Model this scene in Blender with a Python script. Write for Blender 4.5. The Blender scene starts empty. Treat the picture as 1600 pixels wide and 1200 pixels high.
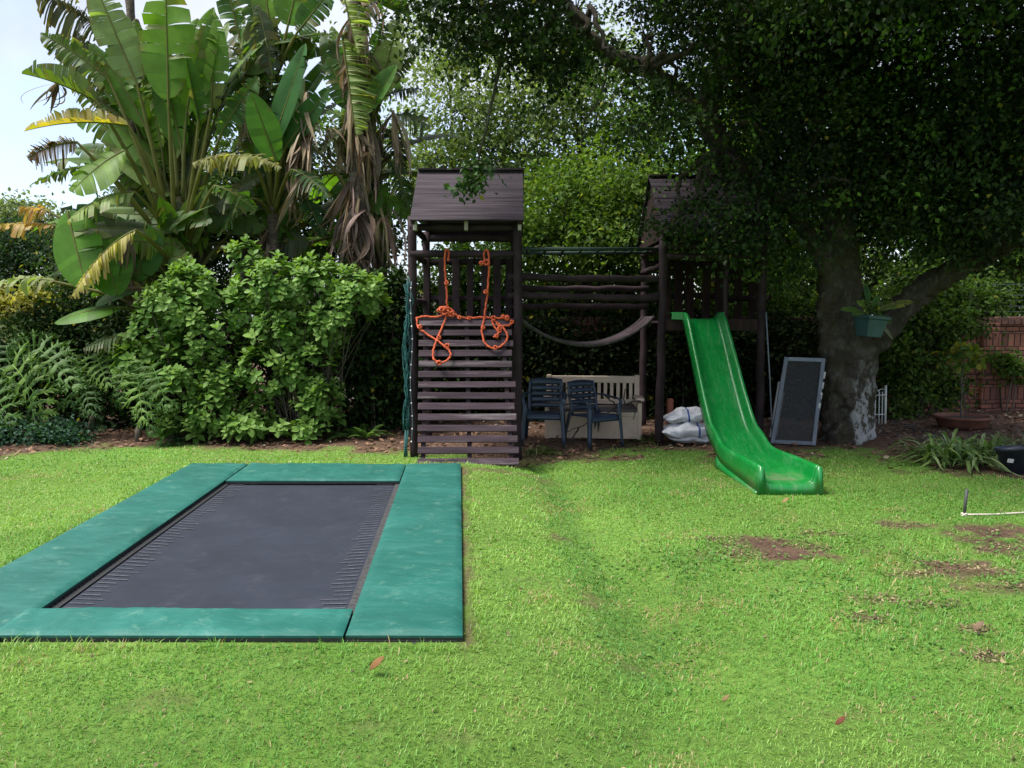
import bpy, bmesh, math, random
import numpy as np
from mathutils import Vector, Matrix, Euler
random.seed(7)
R0 = np.random.default_rng(11)
PI = math.pi
sc = bpy.context.scene
C = sc.collection
# ------------------------------------------------------------------ camera model
F = 1230.0; CH = 1.7; PITCH = math.atan(105.0 / F)
_fw = np.array([0, math.cos(PITCH), -math.sin(PITCH)]); _up = np.array([0, math.sin(PITCH), math.cos(PITCH)])
_rt = np.array([1.0, 0, 0]); _co = np.array([0, 0, CH])
def ray(px, py): return _fw + (px - 800) / F * _rt - (py - 600) / F * _up
def at(px, py, Y):
    d = ray(px, py); return _co + d * (Y / d[1])
def G(px, py, z=0.0):
    d = ray(px, py); return _co + d * ((z - CH) / d[2])
# ------------------------------------------------------------------ scene tree helpers
def woff(o):
    v = np.zeros(3)
    while o is not None:
        v += np.array(o.location); o = o.parent
    return v
def build(name, V, faces, mats, parent=None, col=None, smooth=True, midx=None, base=None, local=False):
    V = np.asarray(V, dtype=np.float64).reshape(-1, 3).copy()
    if base is not None: V -= np.asarray(base)
    elif parent is not None and not local: V -= woff(parent)
    me = bpy.data.meshes.new(name)
    me.vertices.add(len(V)); me.vertices.foreach_set('co', V.astype(np.float32).ravel())
    fl = [np.asarray(f, dtype=np.int32) for f in faces if len(f)]
    lv = np.concatenate([f.ravel() for f in fl])
    tot = np.concatenate([np.full(len(f), f.shape[1], np.int32) for f in fl])
    st = np.concatenate([[0], np.cumsum(tot)[:-1]]).astype(np.int32)
    me.loops.add(len(lv)); me.loops.foreach_set('vertex_index', lv)
    me.polygons.add(len(tot)); me.polygons.foreach_set('loop_start', st)
    try: me.polygons.foreach_set('loop_total', tot)
    except Exception: pass
    me.polygons.foreach_set('use_smooth', np.full(len(tot), smooth, dtype=bool))
    if not isinstance(mats, (list, tuple)): mats = [mats]
    for m in mats: me.materials.append(m)
    if midx is not None: me.polygons.foreach_set('material_index', np.asarray(midx, np.int32))
    if col is not None:
        c = np.ones((len(V), 4), np.float32); c[:, :3] = np.asarray(col)[:, :3]
        a = me.attributes.new('col', 'FLOAT_COLOR', 'POINT'); a.data.foreach_set('color', c.ravel())
    me.update(calc_edges=True); me.validate()
    o = bpy.data.objects.new(name, me); C.objects.link(o)
    if base is not None: o.location = base
    if parent is not None: o.parent = parent
    return o
class MB:
    """collects primitives into one mesh"""
    def __init__(s): s.v = []; s.f3 = []; s.f4 = []; s.n = 0; s.c = []; s.m3 = []; s.m4 = []; s.mi = 0
    def add(s, V, f4=(), f3=(), col=None):
        V = np.asarray(V, float).reshape(-1, 3)
        if len(f4): f = np.asarray(f4, int) + s.n; s.f4.append(f); s.m4 += [s.mi] * len(f)
        if len(f3): f = np.asarray(f3, int) + s.n; s.f3.append(f); s.m3 += [s.mi] * len(f)
        s.v.append(V); s.n += len(V)
        if col is not None:
            cc = np.asarray(col, float)
            s.c.append(np.broadcast_to(cc, (len(V), 3)))
        return s
    def box(s, c, size, rot=None, col=None):
        x, y, z = [q / 2 for q in size]
        V = np.array([[-x, -y, -z], [x, -y, -z], [x, y, -z], [-x, y, -z], [-x, -y, z], [x, -y, z], [x, y, z], [-x, y, z]])
        if rot is not None: V = V @ np.array(Euler(rot).to_matrix()).T
        V = V + np.asarray(c)
        return s.add(V, [[0, 3, 2, 1], [4, 5, 6, 7], [0, 1, 5, 4], [1, 2, 6, 5], [2, 3, 7, 6], [3, 0, 4, 7]], col=col)
    def beam(s, p0, p1, w, t, up=(0, 0, 1), col=None):
        """a board from p0 to p1; w along the side axis, t along the up axis"""
        p0 = np.asarray(p0, float); p1 = np.asarray(p1, float)
        d = p1 - p0; L = np.linalg.norm(d); d = d / L
        u = np.asarray(up, float); sd = np.cross(d, u); sd /= np.linalg.norm(sd); u = np.cross(sd, d)
        V = []
        for q in (p0, p1):
            for a, b in ((-1, -1), (1, -1), (1, 1), (-1, 1)): V.append(q + sd * a * w / 2 + u * b * t / 2)
        return s.add(V, [[0, 1, 2, 3], [7, 6, 5, 4], [0, 4, 5, 1], [1, 5, 6, 2], [2, 6, 7, 3], [3, 7, 4, 0]], col=col)
    def tube(s, pts, rad, n=8, cap=True, col=None, wob=0.0, rng=R0):
        P = np.asarray(pts, float); k = len(P)
        r = np.broadcast_to(np.asarray(rad, float), (k,))
        T = np.gradient(P, axis=0); T /= np.linalg.norm(T, axis=1)[:, None] + 1e-9
        ref = np.array([0, 0, 1.0]) if abs(T[0][2]) < .9 else np.array([1.0, 0, 0])
        u = np.cross(T[0], ref); u /= np.linalg.norm(u)
        V = []; a = np.arange(n) * 2 * PI / n
        for i in range(k):
            u = u - T[i] * np.dot(u, T[i]); u /= np.linalg.norm(u) + 1e-9
            w = np.cross(T[i], u)
            rr = r[i] * (1 + (wob * rng.uniform(-1, 1, n) if wob else 0))
            V.append(P[i] + (np.cos(a) * rr)[:, None] * u + (np.sin(a) * rr)[:, None] * w)
        V = np.concatenate(V)
        i, j = np.meshgrid(np.arange(k - 1), np.arange(n), indexing='ij')
        i = i.ravel(); j = j.ravel(); j2 = (j + 1) % n
        f4 = np.stack([i * n + j, i * n + j2, (i + 1) * n + j2, (i + 1) * n + j], 1)
        f3 = []
        if cap:
            V = np.concatenate([V, P[:1], P[-1:]]); b = k * n
            for q in range(n):
                f3.append([b, (q + 1) % n, q]); f3.append([b + 1, (k - 1) * n + q, (k - 1) * n + (q + 1) % n])
        return s.add(V, f4, f3, col=col)
    def lathe(s, prof, n=24, c=(0, 0, 0), col=None, rot=None):
        P = np.asarray(prof, float); k = len(P); a = np.arange(n) * 2 * PI / n
        V = np.stack([np.outer(P[:, 0], np.cos(a)), np.outer(P[:, 0], np.sin(a)), np.repeat(P[:, 1][:, None], n, 1)], -1).reshape(-1, 3)
        if rot is not None: V = V @ np.array(Euler(rot).to_matrix()).T
        V = V + np.asarray(c)
        i, j = np.meshgrid(np.arange(k - 1), np.arange(n), indexing='ij'); i = i.ravel(); j = j.ravel(); j2 = (j + 1) % n
        return s.add(V, np.stack([i * n + j, i * n + j2, (i + 1) * n + j2, (i + 1) * n + j], 1), col=col)
    def grid(s, P, col=None):
        """P: (a,b,3) array of points"""
        a, b = P.shape[:2]
        i, j = np.meshgrid(np.arange(a - 1), np.arange(b - 1), indexing='ij'); i = i.ravel(); j = j.ravel()
        return s.add(P.reshape(-1, 3), np.stack([i * b + j, (i + 1) * b + j, (i + 1) * b + j + 1, i * b + j + 1], 1), col=col)
    def build(s, name, mats, parent=None, smooth=False, bevel=0, **kw):
        f = []; mi = []
        if s.f4: f.append(np.concatenate(s.f4)); mi += s.m4
        if s.f3: f.append(np.concatenate(s.f3)); mi += s.m3
        o = build(name, np.concatenate(s.v), f, mats, parent, col=np.concatenate(s.c) if s.c else None, smooth=smooth,
                  midx=mi if isinstance(mats, (list, tuple)) and len(mats) > 1 else None, **kw)
        if bevel:
            m = o.modifiers.new('bevel', 'BEVEL'); m.width = bevel; m.segments = 2; m.limit_method = 'ANGLE'
        return o
def tag(o, label=None, cat=None, group=None, kind=None):
    if label: o['label'] = label
    if cat: o['category'] = cat
    if group: o['group'] = group
    if kind: o['kind'] = kind
    return o
def thing(name, label, cat, loc=(0, 0, 0), rz=0, group=None):
    o = bpy.data.objects.new(name, None); C.objects.link(o); o.empty_display_size = .1
    o.location = loc; o.rotation_euler = (0, 0, rz); return tag(o, label, cat, group)
def copy_tree(o, parent=None):
    c = o.copy(); C.objects.link(c); c.parent = parent
    for ch in list(o.children): copy_tree(ch, c)
    return c
def log(mb, p0, p1, r, n=10, wob=.05, bend=.004, k=9, taper=.0):
    t = np.linspace(0, 1, k)[:, None]; p0 = np.asarray(p0, float); p1 = np.asarray(p1, float)
    P = p0 * (1 - t) + p1 * t; w = R0.normal(0, bend, (k, 3)); w[0] = w[-1] = 0; P = P + w
    return mb.tube(P, r * (1 - taper * t[:, 0]) * (1 + R0.normal(0, .03, k)), n, wob=wob)
# ------------------------------------------------------------------ value noise
def _h(i, j, k=0):
    n = np.sin(i * 127.1 + j * 311.7 + k * 74.7) * 43758.5453
    return n - np.floor(n)
def vnoise(x, y, s=1.0, seed=0):
    x = np.asarray(x, float) * s; y = np.asarray(y, float) * s
    xi = np.floor(x); yi = np.floor(y); xf = x - xi; yf = y - yi
    u = xf * xf * (3 - 2 * xf); v = yf * yf * (3 - 2 * yf)
    return (_h(xi, yi, seed) * (1 - u) + _h(xi + 1, yi, seed) * u) * (1 - v) + (_h(xi, yi + 1, seed) * (1 - u) + _h(xi + 1, yi + 1, seed) * u) * v
def fbm(x, y, s=1.0, seed=0, o=4):
    t = 0; a = .5
    for q in range(o): t = t + a * vnoise(x, y, s * 2 ** q, seed + q * 13); a *= .5
    return t / (1 - .5 ** o)
def sstep(a, b, x):
    t = np.clip((x - a) / (b - a), 0, 1); return t * t * (3 - 2 * t)
# ------------------------------------------------------------------ materials
def nt(name):
    m = bpy.data.materials.new(name); m.use_nodes = True; n = m.node_tree.nodes; l = m.node_tree.links
    return m, n, l, n['Principled BSDF']
def noise_node(n, l, vec, scale, detail=5, rough=.6, dist=0):
    t = n.new('ShaderNodeTexNoise'); t.inputs['Scale'].default_value = scale; t.inputs['Detail'].default_value = detail
    t.inputs['Roughness'].default_value = rough; t.inputs['Distortion'].default_value = dist
    if vec is not None: l.new(vec, t.inputs['Vector'])
    return t.outputs[0]
def ramp(n, l, fac, stops):
    r = n.new('ShaderNodeValToRGB'); e = r.color_ramp.elements
    while len(e) < len(stops): e.new(.5)
    for q, (p, c) in zip(e, stops): q.position = p; q.color = (*c, 1) if len(c) == 3 else c
    l.new(fac, r.inputs[0]); return r.outputs[0]
def mixc(n, l, fac, a, b, mode='MIX'):
    m = n.new('ShaderNodeMix'); m.data_type = 'RGBA'; m.blend_type = mode
    for s, v in ((m.inputs[0], fac), (m.inputs[6], a), (m.inputs[7], b)):
        if isinstance(v, (int, float)): s.default_value = v
        elif isinstance(v, tuple): s.default_value = (*v, 1)
        else: l.new(v, s)
    return m.outputs[2]
def bumpn(n, l, h, strength, dist, p):
    b = n.new('ShaderNodeBump'); b.inputs['Strength'].default_value = strength; b.inputs['Distance'].default_value = dist
    l.new(h, b.inputs['Height']); l.new(b.outputs[0], p.inputs['Normal'])
def vec(n, l, scale=(1, 1, 1), coord='Object'):
    t = n.new('ShaderNodeTexCoord'); m = n.new('ShaderNodeMapping'); m.inputs['Scale'].default_value = scale
    l.new(t.outputs[coord], m.inputs[0]); return m.outputs[0]
def pmat(name, c1, c2, scale=6, rough=.6, bump=.0, stretch=(1, 1, 1), metal=0, spec=.5, c3=None, s3=1.2, lo=.35, hi=.65, bdist=.01, randv=.25, t3=(.52, .7)):
    m, n, l, p = nt(name); v = vec(n, l, stretch)
    a = noise_node(n, l, v, scale); c = ramp(n, l, a, [(lo, c1), (hi, c2)])
    if c3 is not None:
        b = noise_node(n, l, v, s3, 6, .7); f = ramp(n, l, b, [(t3[0], (0, 0, 0)), (t3[1], (1, 1, 1))]); c = mixc(n, l, f, c, c3)
    if randv:
        oi = n.new('ShaderNodeObjectInfo'); mr = n.new('ShaderNodeMapRange'); mr.inputs[3].default_value = 1 - randv; mr.inputs[4].default_value = 1 + randv
        l.new(oi.outputs['Random'], mr.inputs[0]); h = n.new('ShaderNodeHueSaturation'); l.new(mr.outputs[0], h.inputs['Value']); l.new(c, h.inputs['Color']); c = h.outputs[0]
    l.new(c, p.inputs['Base Color']); p.inputs['Roughness'].default_value = rough; p.inputs['Metallic'].default_value = metal
    p.inputs['Specular IOR Level'].default_value = spec
    if bump: bumpn(n, l, noise_node(n, l, v, scale * 2.5, 6, .65), bump, bdist, p)
    return m
def leafmat(name, trans=.35, rough=.42, spec=.35, var=.25, vs=3.0, tint=(1.25, 1.35, .45)):
    m, n, l, p = nt(name)
    a = n.new('ShaderNodeAttribute'); a.attribute_name = 'col'
    nz = noise_node(n, l, vec(n, l), vs, 4)
    mr = n.new('ShaderNodeMapRange'); mr.inputs[1].default_value = .25; mr.inputs[2].default_value = .75
    mr.inputs[3].default_value = 1 - var; mr.inputs[4].default_value = 1 + var; l.new(nz, mr.inputs[0])
    h = n.new('ShaderNodeHueSaturation'); l.new(a.outputs['Color'], h.inputs['Color']); l.new(mr.outputs[0], h.inputs['Value'])
    l.new(h.outputs[0], p.inputs['Base Color']); p.inputs['Roughness'].default_value = rough; p.inputs['Specular IOR Level'].default_value = spec
    t = n.new('ShaderNodeBsdfTranslucent'); l.new(mixc(n, l, 1.0, h.outputs[0], tint, 'MULTIPLY'), t.inputs['Color'])
    mx = n.new('ShaderNodeMixShader'); mx.inputs[0].default_value = trans
    l.new(p.outputs[0], mx.inputs[1]); l.new(t.outputs[0], mx.inputs[2]); l.new(mx.outputs[0], n['Material Output'].inputs[0])
    return m
M = {}
M['wood'] = pmat('stained_wood', (.017, .0092, .0105), (.034, .020, .0235), 5, .75, .5, (1, 1, 1), spec=.2, c3=(.060, .042, .044), s3=2.2, t3=(.6, .85), bdist=.006)
M['woodx'] = pmat('weathered_slat', (.025, .0155, .020), (.052, .034, .043), 7, .75, .6, (.25, 3, 3), spec=.2, c3=(.19, .165, .165), s3=2.6, t3=(.55, .74), bdist=.005, randv=.22)
M['wooddark'] = pmat('reddish_brown_plank', (.014, .008, .007), (.030, .017, .015), 5, .8, .5, (3, 3, .4), spec=.15, bdist=.006)  # dark reddish brown boards of the right tower
M['roof'] = pmat('roof_board', (.010, .007, .009), (.042, .031, .039), 4, .75, .6, (.25, 9, 9), spec=.2, lo=.40, hi=.62, c3=(.012, .008, .011), s3=1.6, t3=(.5, .75), bdist=.006)
M['pale'] = pmat('pale_timber', (.30, .26, .21), (.42, .37, .31), 8, .7, .3)
M['steelgreen'] = pmat('green_steel', (.010, .022, .018), (.02, .04, .032), 8, .5)
M['rope'] = pmat('orange_rope_fibre', (.38, .052, .014), (.56, .105, .032), 40, .75, .8, bdist=.004, randv=0)
M['bark'] = None
M['green_plastic'] = None
# ------------------------------------------------------------------ special materials
def mapr(n, l, s, a, b):
    r = n.new('ShaderNodeMapRange'); r.inputs[1].default_value = a; r.inputs[2].default_value = b; l.new(s, r.inputs[0]); return r.outputs[0]
def slide_mat():
    m, n, l, p = nt('green_plastic'); v = vec(n, l)
    a = noise_node(n, l, v, 3.0, 6, .65); c = ramp(n, l, a, [(.3, (.003, .150, .022)), (.7, (.005, .19, .033))])
    s = noise_node(n, l, vec(n, l, (9, .9, .9)), 3.4, 8, .75); f = ramp(n, l, s, [(.50, (0, 0, 0)), (.68, (.6, .6, .6))])
    c = mixc(n, l, f, c, (.08, .25, .10))
    tq = n.new('ShaderNodeTexCoord'); sq = n.new('ShaderNodeSeparateXYZ'); l.new(tq.outputs['Object'], sq.inputs[0])
    by = ramp(n, l, mapr(n, l, sq.outputs[1], .0, .75), [(0, (.3, .3, .3)), (.25, (1, 1, 1)), (1, (0, 0, 0))]); bz = ramp(n, l, mapr(n, l, sq.outputs[2], .11, .17), [(0, (1, 1, 1)), (1, (0, 0, 0))])
    dm = mixc(n, l, 1.0, mixc(n, l, 1.0, by, bz, 'MULTIPLY'), ramp(n, l, noise_node(n, l, v, 5, 8, .8, .5), [(.44, (0, 0, 0)), (.62, (.85, .85, .85))]), 'MULTIPLY'); c = mixc(n, l, dm, c, (.16, .17, .10))
    l.new(c, p.inputs['Base Color'])
    l.new(ramp(n, l, noise_node(n, l, v, 9, 5, .7), [(.3, (.2, .2, .2)), (.75, (.42, .42, .42))]), p.inputs['Roughness'])
    bumpn(n, l, noise_node(n, l, v, 6, 3), .12, .01, p); return m
M['green_plastic'] = slide_mat()
def pad_mat():
    m, n, l, p = nt('pad_vinyl'); v = vec(n, l)
    a = noise_node(n, l, v, 1.6, 6, .65); c = ramp(n, l, a, [(.3, (.006, .070, .054)), (.7, (.013, .112, .088))])
    s = noise_node(n, l, vec(n, l, (1.6, 4.5, 3)), 1.7, 7, .75, .6); f = ramp(n, l, s, [(.5, (0, 0, 0)), (.8, (.6, .6, .6))]); c = mixc(n, l, f, c, (.05, .17, .14))
    d = noise_node(n, l, v, 7, 7, .75, .4); f2 = ramp(n, l, d, [(.56, (0, 0, 0)), (.72, (.6, .6, .6))]); c = mixc(n, l, f2, c, (.10, .20, .15))
    oi = n.new('ShaderNodeObjectInfo'); mr = n.new('ShaderNodeMapRange'); mr.inputs[3].default_value = .88; mr.inputs[4].default_value = 1.12
    l.new(oi.outputs['Random'], mr.inputs[0]); h = n.new('ShaderNodeHueSaturation'); l.new(mr.outputs[0], h.inputs['Value']); l.new(c, h.inputs['Color'])
    l.new(h.outputs[0], p.inputs['Base Color']); p.inputs['Roughness'].default_value = .6; p.inputs['Specular IOR Level'].default_value = .28
    bumpn(n, l, noise_node(n, l, vec(n, l, (1, 2.5, 1)), 3.5, 6, .6, .9), .42, .025, p); return m
M['pad'] = pad_mat()
def mat_mat():
    m, n, l, p = nt('woven_mat'); v = vec(n, l)
    a = noise_node(n, l, v, 1.5, 7, .7); c = ramp(n, l, a, [(.3, (.0115, .0142, .022)), (.72, (.021, .0255, .039))])
    d = noise_node(n, l, v, 24, 6, .8); f = ramp(n, l, d, [(.66, (0, 0, 0)), (.78, (.5, .5, .5))]); c = mixc(n, l, f, c, (.10, .10, .11))
    d2 = noise_node(n, l, vec(n, l, (1, 1, 1)), 3.5, 7, .75, 1.0); f2 = ramp(n, l, d2, [(.55, (0, 0, 0)), (.7, (.3, .3, .3))]); c = mixc(n, l, f2, c, (.055, .055, .062))
    l.new(c, p.inputs['Base Color']); p.inputs['Roughness'].default_value = .75; p.inputs['Specular IOR Level'].default_value = .25
    bumpn(n, l, noise_node(n, l, v, 120, 2), .3, .003, p); return m
M['mat'] = mat_mat()
M['black'] = pmat('black_rubber', (.008, .008, .009), (.016, .016, .017), 20, .6)
M['stitch'] = pmat('pale_webbing', (.032, .033, .038), (.085, .085, .092), 40, .8, randv=0)
M['webbing'] = pmat('dark_webbing', (.014, .013, .014), (.045, .043, .043), 30, .8, .5, (1, 1, 1), randv=0)
M['steel'] = pmat('galvanised_steel', (.18, .19, .2), (.30, .31, .32), 30, .45, metal=.8)
M['blueplastic'] = pmat('blue_plastic', (.010, .020, .038), (.020, .034, .060), 4, .45, .1, c3=(.04, .06, .09), s3=3, t3=(.55, .8))
M['cream'] = pmat('cream_resin', (.46, .35, .27), (.57, .44, .34), 4, .65, .1, c3=(.28, .19, .14), s3=2.0, t3=(.5, .8), randv=.05)
M['benchseat'] = pmat('dark_seat_lid', (.04, .032, .035), (.075, .06, .062), 5, .6, .2)
M['sack'] = pmat('woven_sack', (.46, .46, .49), (.60, .60, .63), 9, .7, .6, c3=(.28, .27, .27), s3=4, t3=(.55, .75), bdist=.012, randv=.08)
M['sackblue'] = pmat('blue_print', (.02, .05, .2), (.03, .08, .27), 10, .7)
M['terracotta'] = pmat('terracotta', (.20, .065, .035), (.30, .105, .06), 6, .8, .3, c3=(.14, .06, .04), s3=3)
M['bronze_pot'] = pmat('old_terracotta', (.13, .05, .03), (.22, .085, .05), 6, .8, .3)
M['alu'] = pmat('grey_aluminium', (.085, .10, .13), (.13, .15, .185), 5, .5, .1, metal=.1, c3=(.12, .12, .12), s3=4)
M['whitepaint'] = pmat('white_paint', (.50, .48, .47), (.62, .60, .58), 8, .6, .1, c3=(.35, .33, .3), s3=3)
M['tealpot'] = pmat('teal_plastic', (.022, .060, .060), (.038, .088, .085), 5, .55, .1)
M['navypot'] = pmat('navy_plastic', (.010, .014, .026), (.02, .026, .042), 6, .5, .1)
M['wirewhite'] = pmat('white_wire', (.42, .44, .42), (.55, .56, .53), 20, .5)
M['teal'] = pmat('teal_netting', (.008, .075, .075), (.015, .12, .11), 20, .7)
M['cable'] = pmat('grey_cable', (.06, .08, .10), (.10, .12, .14), 20, .5)
M['bulb'] = pmat('pale_bead', (.55, .55, .53), (.65, .65, .62), 20, .4)
M['soil'] = pmat('planter_soil', (.03, .018, .012), (.06, .035, .022), 14, .95, .8)
M['twig'] = pmat('dry_twig', (.05, .04, .034), (.11, .09, .075), 14, .85, .3)
M['deadwood'] = pmat('dark_branch', (.02, .016, .015), (.045, .036, .032), 14, .85, .3)
M['stem'] = pmat('shrub_stem', (.05, .04, .028), (.10, .08, .055), 14, .85, .3)
M['string'] = pmat('white_string', (.42, .38, .30), (.52, .48, .38), 30, .8)
M['stake'] = pmat('dark_stake', (.03, .035, .03), (.06, .065, .06), 20, .6, .3)
def bark_mat():
    m, n, l, p = nt('tree_bark'); t = n.new('ShaderNodeTexCoord'); v = vec(n, l, (1, 1, .55))
    a = noise_node(n, l, v, 5, 8, .7, .5); c = ramp(n, l, a, [(.3, (.036, .030, .025)), (.55, (.10, .084, .070)), (.75, (.20, .18, .155))])
    ms = noise_node(n, l, v, 1.7, 6, .7); c = mixc(n, l, ramp(n, l, ms, [(.45, (0, 0, 0)), (.65, (.75, .75, .75))]), c, (.062, .055, .016))
    li = noise_node(n, l, v, 7.5, 8, .8, .3); c = mixc(n, l, ramp(n, l, li, [(.54, (0, 0, 0)), (.62, (.75, .75, .75))]), c, (.17, .175, .135))
    # old white paint flaking off the right-hand stem (mark on the bark itself)
    sx = n.new('ShaderNodeSeparateXYZ'); l.new(t.outputs['Object'], sx.inputs[0])
    wob_ = noise_node(n, l, vec(n, l, (1, 1, .35)), 6, 7, .75)
    def addn(s, k_):
        a_ = n.new('ShaderNodeMath'); a_.operation = 'MULTIPLY_ADD'; a_.inputs[1].default_value = k_; l.new(wob_, a_.inputs[0]); l.new(s, a_.inputs[2]); return a_.outputs[0]
    def band(sock, a0, a1, b1, b0):
        x = ramp(n, l, mapr(n, l, sock, a0, b0), [(0, (0, 0, 0)), ((a1 - a0) / (b0 - a0), (1, 1, 1)), ((b1 - a0) / (b0 - a0), (1, 1, 1)), (1, (0, 0, 0))]); return x
    bx = band(addn(sx.outputs[0], .45), .17, .22, .7, .8); bz = band(addn(sx.outputs[2], 1.5), -1., -.5, 1.25, 1.9)
    k = mixc(n, l, 1.0, bx, bz, 'MULTIPLY')
    nz = noise_node(n, l, vec(n, l, (1, 1, .45)), 9, 8, .75, .3)
    f = n.new('ShaderNodeMath'); f.operation = 'MULTIPLY'; l.new(k, f.inputs[0]); l.new(ramp(n, l, nz, [(.47, (0, 0, 0)), (.53, (1, 1, 1))]), f.inputs[1])
    c = mixc(n, l, f.outputs[0], c, (.50, .51, .50))
    l.new(c, p.inputs['Base Color']); p.inputs['Roughness'].default_value = .95; p.inputs['Specular IOR Level'].default_value = .12
    bumpn(n, l, noise_node(n, l, v, 13, 9, .8, .9), 1.0, .09, p); return m
M['bark'] = bark_mat()
M['barkplain'] = pmat('plain_bark', (.025, .02, .016), (.075, .06, .048), 9, .9, .8, (1, 1, .4), bdist=.03)
def brick_mat():
    m, n, l, p = nt('red_brick'); t = n.new('ShaderNodeTexCoord'); mp = n.new('ShaderNodeMapping'); mp.inputs['Rotation'].default_value = (PI / 2, 0, 0)
    l.new(t.outputs['Object'], mp.inputs[0])
    def brick(rot):
        b = n.new('ShaderNodeTexBrick'); b.inputs['Scale'].default_value = 1.0
        b.inputs['Brick Width'].default_value = .11 if rot else .235; b.inputs['Row Height'].default_value = .235 if rot else .085
        b.inputs['Mortar Size'].default_value = .012; b.inputs['Mortar Smooth'].default_value = .3; b.inputs['Bias'].default_value = -.1
        if rot: b.offset = 0.0
        b.inputs['Color1'].default_value = (.32, .115, .072, 1); b.inputs['Color2'].default_value = (.13, .052, .038, 1); b.inputs['Mortar'].default_value = (.022, .016, .014, 1)
        l.new(mp.outputs[0], b.inputs['Vector']); return b
    b1 = brick(0); b2 = brick(1)
    sx = n.new('ShaderNodeSeparateXYZ'); l.new(t.outputs['Object'], sx.inputs[0])
    w = n.new('ShaderNodeMath'); w.operation = 'MULTIPLY'; w.inputs[1].default_value = 1 / .47; l.new(sx.outputs[2], w.inputs[0])
    fr = n.new('ShaderNodeMath'); fr.operation = 'FRACT'; l.new(w.outputs[0], fr.inputs[0])
    g = n.new('ShaderNodeMath'); g.operation = 'GREATER_THAN'; g.inputs[1].default_value = .5; l.new(fr.outputs[0], g.inputs[0])
    c = mixc(n, l, g.outputs[0], b1.outputs[0], b2.outputs[0])
    nz = noise_node(n, l, vec(n, l), 5, 7, .7); c = mixc(n, l, ramp(n, l, nz, [(.45, (0, 0, 0)), (.75, (.6, .6, .6))]), c, (.08, .055, .045))
    l.new(c, p.inputs['Base Color']); p.inputs['Roughness'].default_value = .9
    h = mixc(n, l, g.outputs[0], b1.outputs[1], b2.outputs[1]); iv = n.new('ShaderNodeInvert'); l.new(h, iv.inputs['Color']); bumpn(n, l, iv.outputs[0], .7, .012, p)
    return m
M['brick'] = brick_mat()
M['coping'] = pmat('coping_brick', (.06, .035, .03), (.14, .06, .045), 10, .9, .6)
M['leaf_tree'] = leafmat('tree_leaf', .2, .55, .16, .35, 1.3)
M['leaf_bg'] = leafmat('thicket_leaf', .38, .6, .15, .3, 1.2)
M['leaf_shaded'] = leafmat('shade_leaf', .1, .75, .06, .3, 1.5)  # dull leaf for shrubs whose colours carry the shade around them
M['leaf_shrub'] = leafmat('shrub_leaf', .3, .55, .2, .15, 8)
M['leaf_big'] = leafmat('paddle_leaf', .48, .5, .22, .22, 5)
M['leaf_strap'] = leafmat('strap_leaf', .3, .4, .4, .2, 9)
M['grass'] = leafmat('grass_blade', .35, .5, .25, .22, 1.5, (1.2, 1.25, .5))
M['dry'] = leafmat('dry_leaf', .15, .8, .2, .2, 20, (1, .8, .5))
def ground_mat():
    m, n, l, p = nt('lawn_ground'); a = n.new('ShaderNodeAttribute'); a.attribute_name = 'col'
    v = vec(n, l); nz = noise_node(n, l, v, 22, 8, .75); c = mixc(n, l, 1.0, a.outputs['Color'], ramp(n, l, nz, [(.3, (.5, .5, .5)), (.7, (1.45, 1.4, 1.35))]), 'MULTIPLY')
    l.new(c, p.inputs['Base Color']); p.inputs['Roughness'].default_value = .95; p.inputs['Specular IOR Level'].default_value = .15
    bumpn(n, l, noise_node(n, l, v, 30, 8, .75), .9, .03, p); return m
M['ground'] = ground_mat()

# ------------------------------------------------------------------ ground
TZ = .13
tnr = G(723, 992, TZ); tfr = G(720, 723, TZ); tfl = G(288, 727, TZ)
tax = (tfr - tnr) / np.linalg.norm(tfr - tnr)          # along the length, away from the camera
TL = np.linalg.norm(tfr - tnr)
tlx = np.array([-1.0, .004, 0])                    # towards the left
TW = float(np.linalg.norm(tfl - tfr))
def tloc(x, y):
    dx = x - tnr[0]; dy = y - tnr[1]
    k = tlx[0] * tax[1] - tlx[1] * tax[0]; return (dx * tax[1] - dy * tax[0]) / k, (dy * tlx[0] - dx * tlx[1]) / k
def tdist(x, y):
    u, v = tloc(x, y)
    du = np.maximum(np.maximum(-u, u - TW), 0); dv = np.maximum(np.maximum(-v, v - TL), 0)
    return np.hypot(du, dv)
EDGE = np.array([G(*p)[:2] for p in ((-500, 722), (0, 716), (130, 703), (300, 697), (450, 704), (640, 710), (760, 716), (840, 720), (900, 716), (960, 707), (1030, 697), (1090, 703), (1130, 712), (1180, 706), (1240, 712), (1300, 700), (1380, 708), (1450, 728), (1540, 742), (1600, 750), (2100, 770))])
EDGE = EDGE[np.argsort(EDGE[:, 0])]
def yedge(x): return np.interp(x, EDGE[:, 0], EDGE[:, 1])
def hgt(x, y):
    d = tdist(x, y)
    m = .085 * (1 - sstep(.05, 1.0, d))
    n = (fbm(x, y, .7, 3) - .5) * .07 * sstep(.1, .8, d)
    ditch = -.085 * np.exp(-((d - 1.05) / .25) ** 2) * sstep(-.2, .2, tnr[0] + .3 - 0 * x + (x - tnr[0]))
    return m + n * .7 + ditch + .05 * sstep(0, 1.2, y - yedge(x))
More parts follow.
